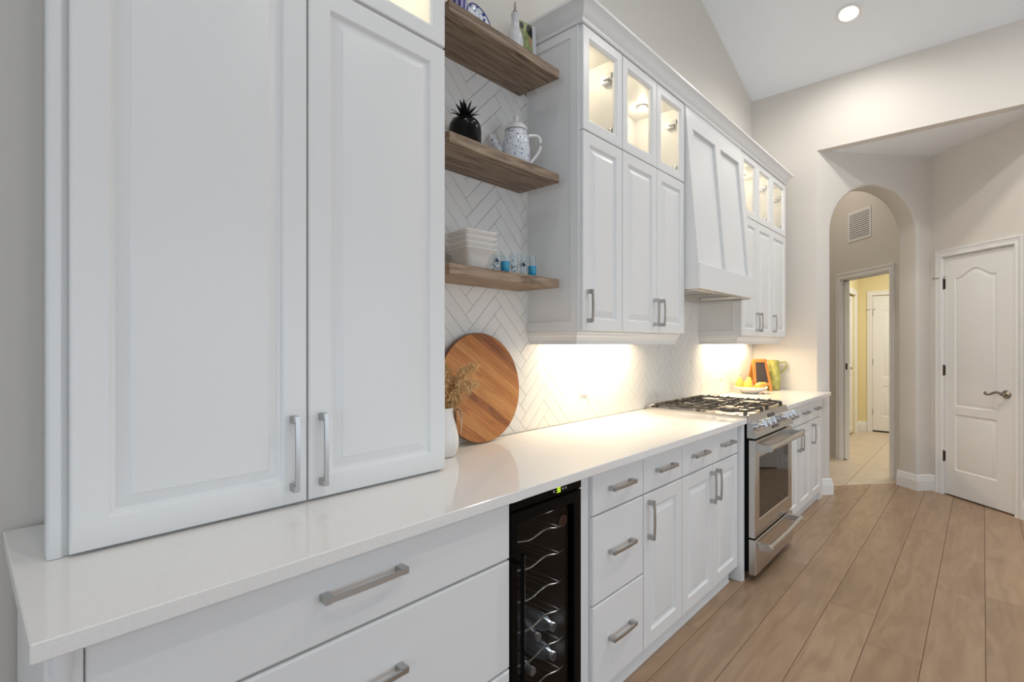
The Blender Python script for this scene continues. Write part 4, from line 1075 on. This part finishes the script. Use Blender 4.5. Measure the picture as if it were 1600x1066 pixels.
# ------------------------------------------------------------------ things on the counter, left
# round board leaning on the backsplash, made of glued strips
R_B = 0.232; th_b = 0.018; tilt = math.radians(5.0)
bd = thing('serving_board', 'large round acacia board of glued strips leaning on the backsplash', 'board', (1.510, -0.068, CT1 + 0.001), None)
mb_ = Matrix.Translation((1.510, -0.068, CT1 + 0.003)) @ Matrix.Rotation(-tilt, 4, 'X') @ Matrix.Translation((0, 0, R_B)) @ Matrix.Rotation(math.radians(34), 4, 'Y')
ws = [0.048, 0.040, 0.062, 0.036, 0.070, 0.044, 0.034, 0.058, 0.060, 0.050]
z = -R_B + 0.002
for k, w_ in enumerate(ws):
    za, zb_ = z, min(z + w_, R_B - 0.002); z = zb_
    if zb_ - za < 0.003: continue
    pts = []; n = 10
    f = lambda zz: math.sqrt(max(0, R_B ** 2 - zz ** 2)) 
    for i in range(n + 1): zz = za + (zb_ - za) * i / n; pts.append((f(zz), zz))
    for i in range(n, -1, -1): zz = za + (zb_ - za) * i / n; pts.append((-f(zz), zz))
    zc = (za + zb_) / 2
    g = G(); g.prism([(a, b - zc) for a, b in pts], 'y', -th_b / 2, th_b / 2)
    o = obj('wood_strip', g, M[('acacia', 'acacia_light', 'acacia', 'acacia_dark', 'acacia_light', 'acacia', 'acacia_light', 'acacia', 'acacia_dark', 'acacia')[k % 10]], bd, (0, 0, 0), smooth=False)
    o.matrix_basis = Matrix.Translation(-Vector(bd.location)) @ mb_ @ Matrix.Translation((0, 0, zc))
g = G(); rim = []
for k in range(64):
    a = 2 * PI * k / 64; rim.append([( (R_B + dr_) * math.cos(a), dy, (R_B + dr_) * math.sin(a)) for dr_, dy in ((-0.0015, -th_b / 2 - 0.0004), (0.001, -th_b / 2 + 0.002), (0.001, th_b / 2 - 0.002), (-0.0015, th_b / 2 + 0.0004))])
g.loops(rim + [rim[0]], False, False); o = obj('rim', g, M['acacia_rim'], bd, (0, 0, 0)); o.matrix_basis = Matrix.Translation(-Vector(bd.location)) @ mb_

# vase with dried grasses
VP = Vector((1.225, -0.140, CT1))
vs = tag(obj('vase', G().lathe([(0, 0.001), (0.040, 0.001), (0.052, 0.012), (0.060, 0.045), (0.059, 0.075), (0.050, 0.115), (0.040, 0.150), (0.038, 0.170), (0.041, 0.182), (0.037, 0.182), (0.034, 0.168), (0.036, 0.150), (0, 0.06)], (0, 0, 0), 32), M['vase'], at=VP),
         'white ceramic vase on the counter behind the tall cabinet', 'vase')
bq = thing('dried_grasses', 'bunch of dried straw-coloured pampas grasses in the white vase', 'dried flowers', VP + Vector((0, 0, 0.17)))
rs = random.Random(3)
stems = [((0.02, -0.01), (0.10, -0.02), 0.42), ((0.01, 0.0), (0.13, 0.03), 0.40), ((0.0, 0.01), (0.055, 0.05), 0.43), ((0.015, -0.015), (0.06, -0.03), 0.35), ((0, 0), (0.02, 0.0), 0.40), ((0.01, -0.005), (0.085, 0.0), 0.30), ((0, 0), (-0.06, 0.02), 0.42), ((0.01, 0.01), (0.155, -0.03), 0.41), ((0.01, -0.01), (0.115, -0.045), 0.33), ((0.02, 0.0), (0.14, 0.0), 0.34), ((0.0, -0.01), (0.045, -0.02), 0.30)]
for k, (b0, tip, hgt) in enumerate(stems):
    g = G(); pts = []; n = 12
    for i in range(n + 1):
        s_ = i / n; p = Vector((b0[0] + tip[0] * s_ ** 2.0, b0[1] + tip[1] * s_ ** 2, -0.02 + (hgt - 0.13) * (s_ - 0.22 * s_ ** 4)))
        pts.append(VP + Vector((0, 0, 0.13)) + p)
    g.tube(pts, 0.0014, 5)
    for j in range(300):
        s_ = rs.uniform(0.38, 1.0); i = min(n - 1, int(s_ * n)); base = pts[i].lerp(pts[i + 1], s_ * n - i)
        d = Vector((rs.gauss(0.45, 0.7), rs.gauss(-0.05, 0.7), rs.gauss(0.05, 0.55))).normalized(); L = rs.uniform(0.012, 0.046) * (1.25 - 0.5 * s_)
        mid = base + d * L * 0.5 + Vector((0, 0, 0.004)); end = base + d * L + Vector((0, 0, -0.35 * L))
        wv = d.cross(Vector((rs.random(), rs.random(), 1))).normalized() * rs.uniform(0.0010, 0.0022)
        g.add([base - wv * 0.4, base + wv * 0.4, mid - wv, mid + wv, end], [(0, 1, 3, 2), (2, 3, 4)])
    obj('plume', g, M['straw'], bq, smooth=False)
for k, (dx, dy, ln, yaw) in enumerate(((0.030, -0.030, 0.10, 0.5), (0.036, -0.022, 0.075, 0.9), (0.026, 0.0, 0.085, 1.2))):
    g = G(); c_ = VP + Vector((dx, dy, 0.165)); L_ = []
    for i in range(7):
        s_ = i / 6; wdt = 0.015 * math.sin(PI * min(1, s_ * 0.95 + 0.05)) + 0.0008
        p = c_ + Vector((0.030 * math.sin(s_ * 2.2), -0.010 * s_, 0.02 * math.sin(s_ * PI) - ln * s_ * s_))
        sd = Vector((math.cos(yaw), math.sin(yaw), 0)); L_.append([p - sd * wdt, p + Vector((0, 0, 0.002)), p + sd * wdt, p - Vector((0, 0, 0.001))])
    g.loops(L_); obj('leaf', g, M['leaf'], bq)

# ------------------------------------------------------------------ shelf things
# bowls
bx, by = 1.376, -0.133; bz = 1.6202
for k, (zz, lab) in enumerate(((0, 'lowest white square bowl of the stack on the bottom shelf'), (0.022, 'second white square bowl from the bottom of the stack'), (0.044, 'third white square bowl from the bottom of the stack'), (0.066, 'topmost white square bowl of the stack'))):
    g = G()
    def sq(h_, z_, rd=0.02):
        p = []
        for cx_, cy_, a0 in ((1, -1, -PI / 2), (1, 1, 0), (-1, 1, PI / 2), (-1, -1, PI)):
            for i in range(4): a = a0 + PI / 2 * i / 3; p.append(((cx_ * (h_ - rd) + rd * math.cos(a)), cy_ * (h_ - rd) + rd * math.sin(a), z_))
        return p
    g.loops([sq(0.032, 0.0), sq(0.036, 0.001), sq(0.046, 0.012), sq(0.056, 0.044), sq(0.063, 0.062, .016), sq(0.075, 0.078, .012), sq(0.0775, 0.081, .012), sq(0.0775, 0.084, .012), sq(0.074, 0.084, .012), sq(0.060, 0.066), sq(0.052, 0.046), sq(0.042, 0.018), sq(0.03, 0.008)])
    tag(obj('square_bowl', g, M['porcelain'], at=(bx, by, bz + zz), rot=(0, 0, math.radians(-7)), ang=30), lab, 'bowl', 'stacked white square bowls')
# shot glasses
SG = [(1.492, -0.160, 'dots', 'clear shot glass with dark blotches, nearest the white bowls'), (1.530, -0.172, 'turq', 'shot glass with turquoise base, second from the white bowls'),
      (1.592, -0.165, 'dots', 'clear speckled shot glass in the middle of the row'), (1.650, -0.168, 'dots2', 'clear shot glass with grey-blue figures beside the last turquoise one'), (1.704, -0.170, 'turq', 'shot glass with turquoise base at the right end of the row')]
for k, (x, y, kind, lab) in enumerate(SG):
    at = Vector((x, y, 1.6205)); H_ = 0.098 if k > 1 else 0.078
    t = thing('shot_glass', lab, 'glass', at, 'shot glasses on the bottom shelf')
    g = G(); g.lathe([(0, 0.0), (0.0145, 0.0), (0.0155, 0.003), (0.0185, H_), (0.0172, H_), (0.0142, 0.014), (0, 0.012)], at, 20); obj('glass_body', g, M['clear'], t)
    if kind == 'turq':
        g = G(); g.lathe([(0.0158, 0.012), (0.0172, 0.014), (0.0182, 0.052), (0.0168, 0.054)], at, 20); obj('turquoise_band', g, M['turq'], t)
    else:
        g = G(); rr_ = random.Random(20 + k)
        for j in range(46):
            a = rr_.uniform(0, 2 * PI); zz = rr_.uniform(0.012, H_ * (0.68)); rad = 0.0166 + 0.003 * zz / H_
            sz = rr_.choice((0.0012, 0.0018, 0.0026)); tg = Vector((-math.sin(a), math.cos(a), 0)); c_ = at + Vector((rad * math.cos(a), rad * math.sin(a), zz))
            nn = Vector((math.cos(a), math.sin(a), 0)) * 0.0005
            P5 = [c_ + tg * sz * math.cos(u) + Vector((0, 0, sz * math.sin(u) * 1.2)) for u in [2 * PI * i / 6 for i in range(6)]]
            g.loops([P5, [p + nn for p in P5]])
        obj('painted_specks', g, M['decal'] if kind == 'dots' else M['decal2'], t, smooth=False)
        if k in (0, 3):
            g = G(); ca = math.atan2(CAMP.y - y, CAMP.x - x); c_ = at + Vector((0.0192 * math.cos(ca), 0.0192 * math.sin(ca), 0.055)); g.sphere(c_, 0.006, 10, 8); g.sphere(c_ + Vector((0.006, 0, -0.006)), 0.0045, 10, 8); obj('dark_motif', g, M['decal'], t)

# black pineapple ornament
PA = Vector((1.363, -0.110, 2.0862))
t = thing('pineapple_ornament', 'glossy black ceramic pineapple on the middle shelf', 'ornament', PA)
g = G(); sg = 40; rings = []
for i in range(21):
    u = i / 20; z_ = 0.142 * u; rad = 0.0655 * max(0.0, 1 - abs(2 * (0.06 + 0.90 * u) - 1) ** 3.6) ** 0.42 if i < 20 else 0.012
    rings.append([(PA.x + rad * (1 + 0.02 * math.sin(8 * (2 * PI * k / sg) + 20 * u) * math.sin(8 * (2 * PI * k / sg) - 20 * u)) * math.cos(2 * PI * k / sg), PA.y + rad * math.sin(2 * PI * k / sg), PA.z + z_) for k in range(sg)])
g.loops(rings); obj('fruit_body', g, M['blackglaze'], t)
rp = random.Random(5)
for ring_, (cnt_, lean, ln) in enumerate(((7, 1.05, 0.056), (7, 0.70, 0.066), (5, 0.36, 0.074), (3, 0.10, 0.078))):
    for k in range(cnt_):
        a = 2 * PI * k / cnt_ + ring_ * 0.5 + rp.uniform(-0.1, 0.1); g = G(); L_ = []
        for i in range(6):
            s_ = i / 5; el = lean * (0.7 + 0.5 * s_); p = PA + Vector((0, 0, 0.138)) + Vector((math.cos(a) * math.sin(el), math.sin(a) * math.sin(el), math.cos(el))) * ln * s_ + Vector((math.cos(a), math.sin(a), 0)) * 0.008
            w_ = 0.0125 * (1 - s_) ** 0.65 + 0.0003; sd = Vector((-math.sin(a), math.cos(a), 0)); up = Vector((-math.cos(a), -math.sin(a), 0.4)) * 0.0035 * (1 - s_)
            L_.append([p - sd * w_ + up, p - Vector((0, 0, 0.001)), p + sd * w_ + up, p + up * 0.3 + Vector((0, 0, 0.0006))])
        g.loops(L_); obj('crown_leaf', g, M['blackleaf'], t)

# teapot
TP = Vector((1.655, -0.120, 2.0862))
t = thing('teapot', 'white porcelain coffee pot with blue painted pattern on the middle shelf', 'teapot', TP)
g = G(); g.lathe([(0, 0.0), (0.046, 0.0), (0.050, 0.004), (0.054, 0.02), (0.060, 0.06), (0.061, 0.095), (0.057, 0.135), (0.050, 0.160), (0.047, 0.172), (0.049, 0.176), (0.044, 0.178), (0, 0.176)], (0, 0, 0), 36); obj('pot_body', g, M['blueware'], t, TP)
g = G(); g.lathe([(0, 0), (0.050, 0), (0.051, 0.004), (0.047, 0.014), (0.034, 0.030), (0.014, 0.039), (0.007, 0.043), (0.007, 0.049), (0.0125, 0.056), (0.012, 0.064), (0.005, 0.069), (0, 0.069)], (0, 0, 0), 32); obj('lid', g, M['vase'], t, TP + Vector((0, 0, 0.180)))
rt = Vector((0.735, -0.678, 0)) * 0.35 + Vector((0.678, -0.735, 0)) * 0.9; rt.normalize()     # spout / handle axis
pts = []; rr_ = []
for i in range(14):
    s_ = i / 13; pts.append(TP - rt * (0.046 + 0.070 * s_) + Vector((0, 0, 0.060 + 0.105 * (s_ ** 1.5) + 0.012 * math.sin(s_ * PI)))); rr_.append(0.025 - 0.0155 * s_ ** 0.8)
g = G(); g.tube(pts, 0.01, 14, rr=rr_); obj('spout', g, M['blueware'], t)
hp = []
for i in range(19):
    a = PI * 0.62 - i / 18 * PI * 1.22; hp.append(TP + rt * (0.052 + 0.050 * math.cos(a) + (0.012 if i in (0, 18) else 0.012)) + Vector((0, 0, 0.092 + 0.062 * math.sin(a))))
hp = [TP + rt * (0.047 + 0.060 * math.sin(PI * (0.03 + 0.94 * (i / 17) ** 0.80))) + Vector((0, 0, 0.158 + 0.018 * math.sin(PI * min(1, i / 9)) - 0.128 * (i / 17) ** 1.25)) for i in range(18)]
g = G(); g.tube(hp, 0.0065, 10); obj('handle', g, M['vase'], t)

# top shelf things
TZ = 2.5482
c = Vector((1.315, -0.130, TZ)); g = G(); g.lathe([(0, 0), (0.024, 0), (0.026, 0.003), (0.031, 0.125), (0.029, 0.125), (0.024, 0.008), (0, 0.006)], (0, 0, 0), 28)
tag(obj('striped_cup', g, M['cupstripe'], at=c), 'purple and blue striped tumbler on the top shelf next to the tall cabinet', 'cup')
g = G(); pr = [(0, 0.0), (0.045, 0.0), (0.052, 0.004), (0.074, 0.014), (0.078, 0.017), (0.077, 0.019), (0.072, 0.017), (0.050, 0.0075), (0, 0.004)]
g.lathe(pr, (0, 0, 0), 40)
pt = Vector((1.412, -0.125, TZ + 0.0745)); mx = Matrix.Scale(0.92, 4) @ Matrix.Rotation(math.radians(4), 4, 'Z') @ Matrix.Rotation(math.radians(80), 4, 'X')
t = thing('patterned_plate', 'white plate with cobalt blue pattern leaning on the top shelf', 'plate', pt)
g.xf(Matrix.Translation(pt) @ mx); obj('plate_dish', g, M['blueplate'], t)
g = G(); g.lathe([(0.0725, 0.0178), (0.0785, 0.0182), (0.0788, 0.0192), (0.0725, 0.0190), (0.0725, 0.0178)], (0, 0, 0), 40, caps=False); g.xf(Matrix.Translation(pt) @ mx); obj('plate_rim', g, M['bluerim'], t)
bt = Vector((1.632, -0.135, TZ)); t = thing('oil_cruet', 'pale ceramic oil bottle with steel pourer on the top shelf', 'bottle', bt)
g = G(); g.lathe([(0, 0), (0.038, 0), (0.036, 0.004), (0.036, 0.085), (0.034, 0.110), (0.026, 0.135), (0.0185, 0.152), (0.0165, 0.175), (0.0165, 0.205), (0.018, 0.208), (0.018, 0.214), (0, 0.214)], (0, 0, 0), 32); obj('bottle_body', g, M['cruet'], t, bt)
g = G(); g.lathe([(0, 0), (0.013, 0), (0.012, 0.010), (0.0055, 0.016), (0.0045, 0.045), (0.004, 0.050), (0, 0.050)], (0, 0, 0), 16); obj('pourer', g, M['pewter'], t, bt + Vector((0, 0, 0.214)))


def art_mat():
    m = bpy.data.materials.new('green_painting'); m.use_nodes = True
    n, l = nt(m); b = n['Principled BSDF']; b.inputs['Roughness'].default_value = 0.35
    tc = n.new('ShaderNodeTexCoord'); t1 = n.new('ShaderNodeTexNoise'); t1.inputs['Scale'].default_value = 16; t1.inputs['Detail'].default_value = 3; l.new(tc.outputs['Object'], t1.inputs['Vector'])
    r = n.new('ShaderNodeValToRGB'); cr = r.color_ramp; cr.elements[0].position = 0.34; cr.elements[0].color = (0.07, 0.10, 0.03, 1); cr.elements[1].position = 0.62; cr.elements[1].color = (0.36, 0.42, 0.17, 1)
    e = cr.elements.new(0.5); e.color = (0.24, 0.28, 0.10, 1); l.new(t1.outputs['Fac'], r.inputs[0]); l.new(r.outputs[0], b.inputs['Base Color']); return m


pp = Vector((1.748, -0.100, TZ)); t = thing('painted_block', 'small green painted picture block standing on the top shelf beside the cruet', 'picture', pp)
mx = Matrix.Translation(pp) @ Matrix.Rotation(math.radians(-12), 4, 'Z') @ Matrix.Rotation(math.radians(-3), 4, 'X')
g = G(); g.box(-0.050, 0.052, -0.012, 0.010, 0.003, 0.245, 0.002); g.xf(mx); obj('block', g, M['cruet'], t)
g = G(); g.box(-0.048, 0.030, -0.0132, -0.0118, 0.005, 0.243); g.xf(mx); obj('painted_face', g, art_mat(), t, smooth=False)
g = G()
for (u, v, ru, rv) in ((0.012, 0.214, 0.017, 0.024), (0.020, 0.196, 0.009, 0.028), (-0.030, 0.222, 0.012, 0.016)): g.loops([[(u + ru * math.cos(a), -0.0131, v + rv * math.sin(a)) for a in [2 * PI * k / 16 for k in range(16)]], [(u + ru * math.cos(a), -0.0137, v + rv * math.sin(a)) for a in [2 * PI * k / 16 for k in range(16)]]])
g.xf(mx); obj('dark_shape', g, M['blackleaf'], t, smooth=False)
g = G(); u, v, ru, rv = 0.016, 0.160, 0.011, 0.022
g.loops([[(u + ru * math.cos(a), -0.0136, v + rv * math.sin(a)) for a in [2 * PI * k / 16 for k in range(16)]], [(u + ru * math.cos(a), -0.0142, v + rv * math.sin(a)) for a in [2 * PI * k / 16 for k in range(16)]]]); g.xf(mx); obj('brown_shape', g, M['leaf'], t, smooth=False)

# ------------------------------------------------------------------ far counter: fruit, chalkboard, pitcher
FB = Vector((4.575, -0.165, CT1 + 0.0005))
g = G(); g.lathe([(0, 0), (0.060, 0), (0.066, 0.004), (0.085, 0.016), (0.128, 0.046), (0.136, 0.054), (0.133, 0.056), (0.110, 0.038), (0.075, 0.018), (0, 0.012)], (0, 0, 0), 40)
tag(obj('fruit_bowl', g, M['porcelain'], at=FB), 'shallow white oval fruit bowl on the counter right of the range', 'bowl')


def fruit(name, label, cat, pos, kind, m, s=1.0, tiltv=(0, 0, 0)):
    t = thing(name, label, cat, pos, 'fruit in the bowl', tiltv); g = G()
    if kind == 'pear': g.lathe([(0, -0.034), (0.015, -0.033), (0.031, -0.020), (0.036, 0.0), (0.031, 0.022), (0.021, 0.042), (0.016, 0.056), (0.010, 0.066), (0, 0.068)], (0, 0, 0), 20)
    else: g.lathe([(0, -0.028), (0.014, -0.034), (0.030, -0.022), (0.037, 0.0), (0.034, 0.020), (0.022, 0.033), (0.010, 0.033), (0, 0.027)], (0, 0, 0), 20)
    g.v = [p * s for p in g.v]; ob = obj('flesh', g, m, None, (0, 0, 0)); ob.parent = t
    g = G(); z0_ = (0.066 if kind == 'pear' else 0.027) * s; g.tube([(0, 0, z0_ - 0.003), (0.002, 0.001, z0_ + 0.010), (0.006, 0.002, z0_ + 0.020)], 0.0018, 6); ob = obj('stem', g, M['stem'], None, (0, 0, 0)); ob.parent = t
    return t


RV = Vector((0.678, -0.735, 0)); FV = Vector((0.735, 0.678, 0))
fr_ = lambda r_, f_, z_: FB + RV * r_ + FV * f_ + Vector((0, 0, z_))
fruit('pear', 'yellow-green pear standing at the left of the fruit bowl', 'fruit', fr_(-0.076, 0.030, 0.066), 'pear', M['pear2'], 1.08, (0.1, -0.25, 0))
fruit('pear', 'tall yellow pear with a dark stem in the fruit bowl', 'fruit', fr_(-0.035, -0.038, 0.062), 'pear', M['pear'], 1.15, (0.1, 0.1, 0.5))
fruit('apple', 'orange-yellow apple at the front of the fruit bowl', 'fruit', fr_(0.042, -0.056, 0.054), 'apple', M['apple'], 0.95, (0.3, 0.2, 0))
fruit('apple', 'red apple on top at the back of the fruit bowl', 'fruit', fr_(0.016, 0.046, 0.076), 'apple', M['redapple'], 1.0, (0.5, 0, 0))
fruit('pear', 'yellow pear lying at the right of the fruit bowl', 'fruit', fr_(0.086, 0.012, 0.058), 'pear', M['apple'], 0.95, (1.2, 0.0, 0.9))

EP = Vector((4.865, -0.150, CT1 + 0.0005))
t = thing('chalkboard_easel', 'small orange-framed chalkboard easel beside the fruit bowl', 'chalkboard', EP)
face = Vector((-0.62, -0.78, 0)).normalized(); axx = Vector((-face.y, face.x, 0))
if axx.dot(RV) < 0: axx = -axx
me_ = Matrix(((axx.x, -face.x, 0, EP.x), (axx.y, -face.y, 0, EP.y), (0, 0, 1, EP.z), (0, 0, 0, 1)))


def leaf_frame(lean, y0_, hgt=0.288):
    mx = me_ @ Matrix.Translation((0, y0_, 0)) @ Matrix.Rotation(lean, 4, 'X')
    wt, wb = 0.067, 0.088
    side_ = lambda z_: wb + (wt - wb) * z_ / hgt
    gs = G(); fwid = 0.024
    for sg_ in (-1, 1):
        p = [(sg_ * (side_(0)), 0), (sg_ * (side_(0) - fwid), 0), (sg_ * (side_(hgt) - fwid), hgt), (sg_ * side_(hgt), hgt)]; gs.prism(p, 'y', -0.006, 0.006)
    gs.prism([(-side_(hgt) + fwid, hgt - 0.03), (side_(hgt) - fwid, hgt - 0.03), (side_(hgt) - fwid, hgt), (-side_(hgt) + fwid, hgt)], 'y', -0.006, 0.006)
    gs.prism([(-side_(0.05) + fwid, 0.05), (side_(0.05) - fwid, 0.05), (side_(0.07) - fwid, 0.075), (-side_(0.07) + fwid, 0.075)], 'y', -0.006, 0.006)
    gs.xf(mx)
    gb = G(); gb.prism([(-side_(0.07) + fwid - 0.002, 0.072), (side_(0.07) - fwid + 0.002, 0.072), (side_(hgt - 0.03) - fwid + 0.002, hgt - 0.028), (-side_(hgt - 0.03) + fwid - 0.002, hgt - 0.028)], 'y', -0.002, 0.003); gb.xf(mx)
    return gs, gb


ga, gb = leaf_frame(-0.20, -0.055); fo = obj('front_frame', ga, M['easel'], t, smooth=False); obj('slate', gb, M['slate'], fo, smooth=False)
ga, gb = leaf_frame(0.20, 0.065); fo = obj('rear_frame', ga, M['easel'], t, smooth=False); obj('backing', gb, M['easel'], fo, smooth=False)

PP = Vector((5.030, -0.220, CT1 + 0.0005))
t = thing('pitcher', 'tall yellow-green glazed pitcher in the corner by the far wall', 'pitcher', PP)
g = G(); g.lathe([(0, 0), (0.050, 0), (0.055, 0.005), (0.058, 0.05), (0.060, 0.11), (0.056, 0.17), (0.047, 0.225), (0.043, 0.250), (0.046, 0.272), (0.043, 0.272), (0.040, 0.250), (0.044, 0.22), (0, 0.10)], (0, 0, 0), 32)
for i, p in enumerate(g.v):
    if p.z > 0.24: k = max(0, (-RV.x * p.x - RV.y * p.y) / 0.046 - 0.6) * 1.2; g.v[i] = p - RV * 0.020 * k * (p.z - 0.24) / 0.03
obj('jug_body', g, M['pitch'], t, PP)
hp = [PP + RV * (0.045 + 0.075 * math.sin(PI * (i / 13) ** 0.7) * (1.0 if i else 1)) + Vector((0, 0, 0.245 + 0.020 * math.sin(PI * min(1, i / 6)) - 0.11 * (i / 13) ** 1.5)) for i in range(14)]
g = G(); g.tube(hp, 0.0065, 10); obj('handle', g, M['pitch'], t)
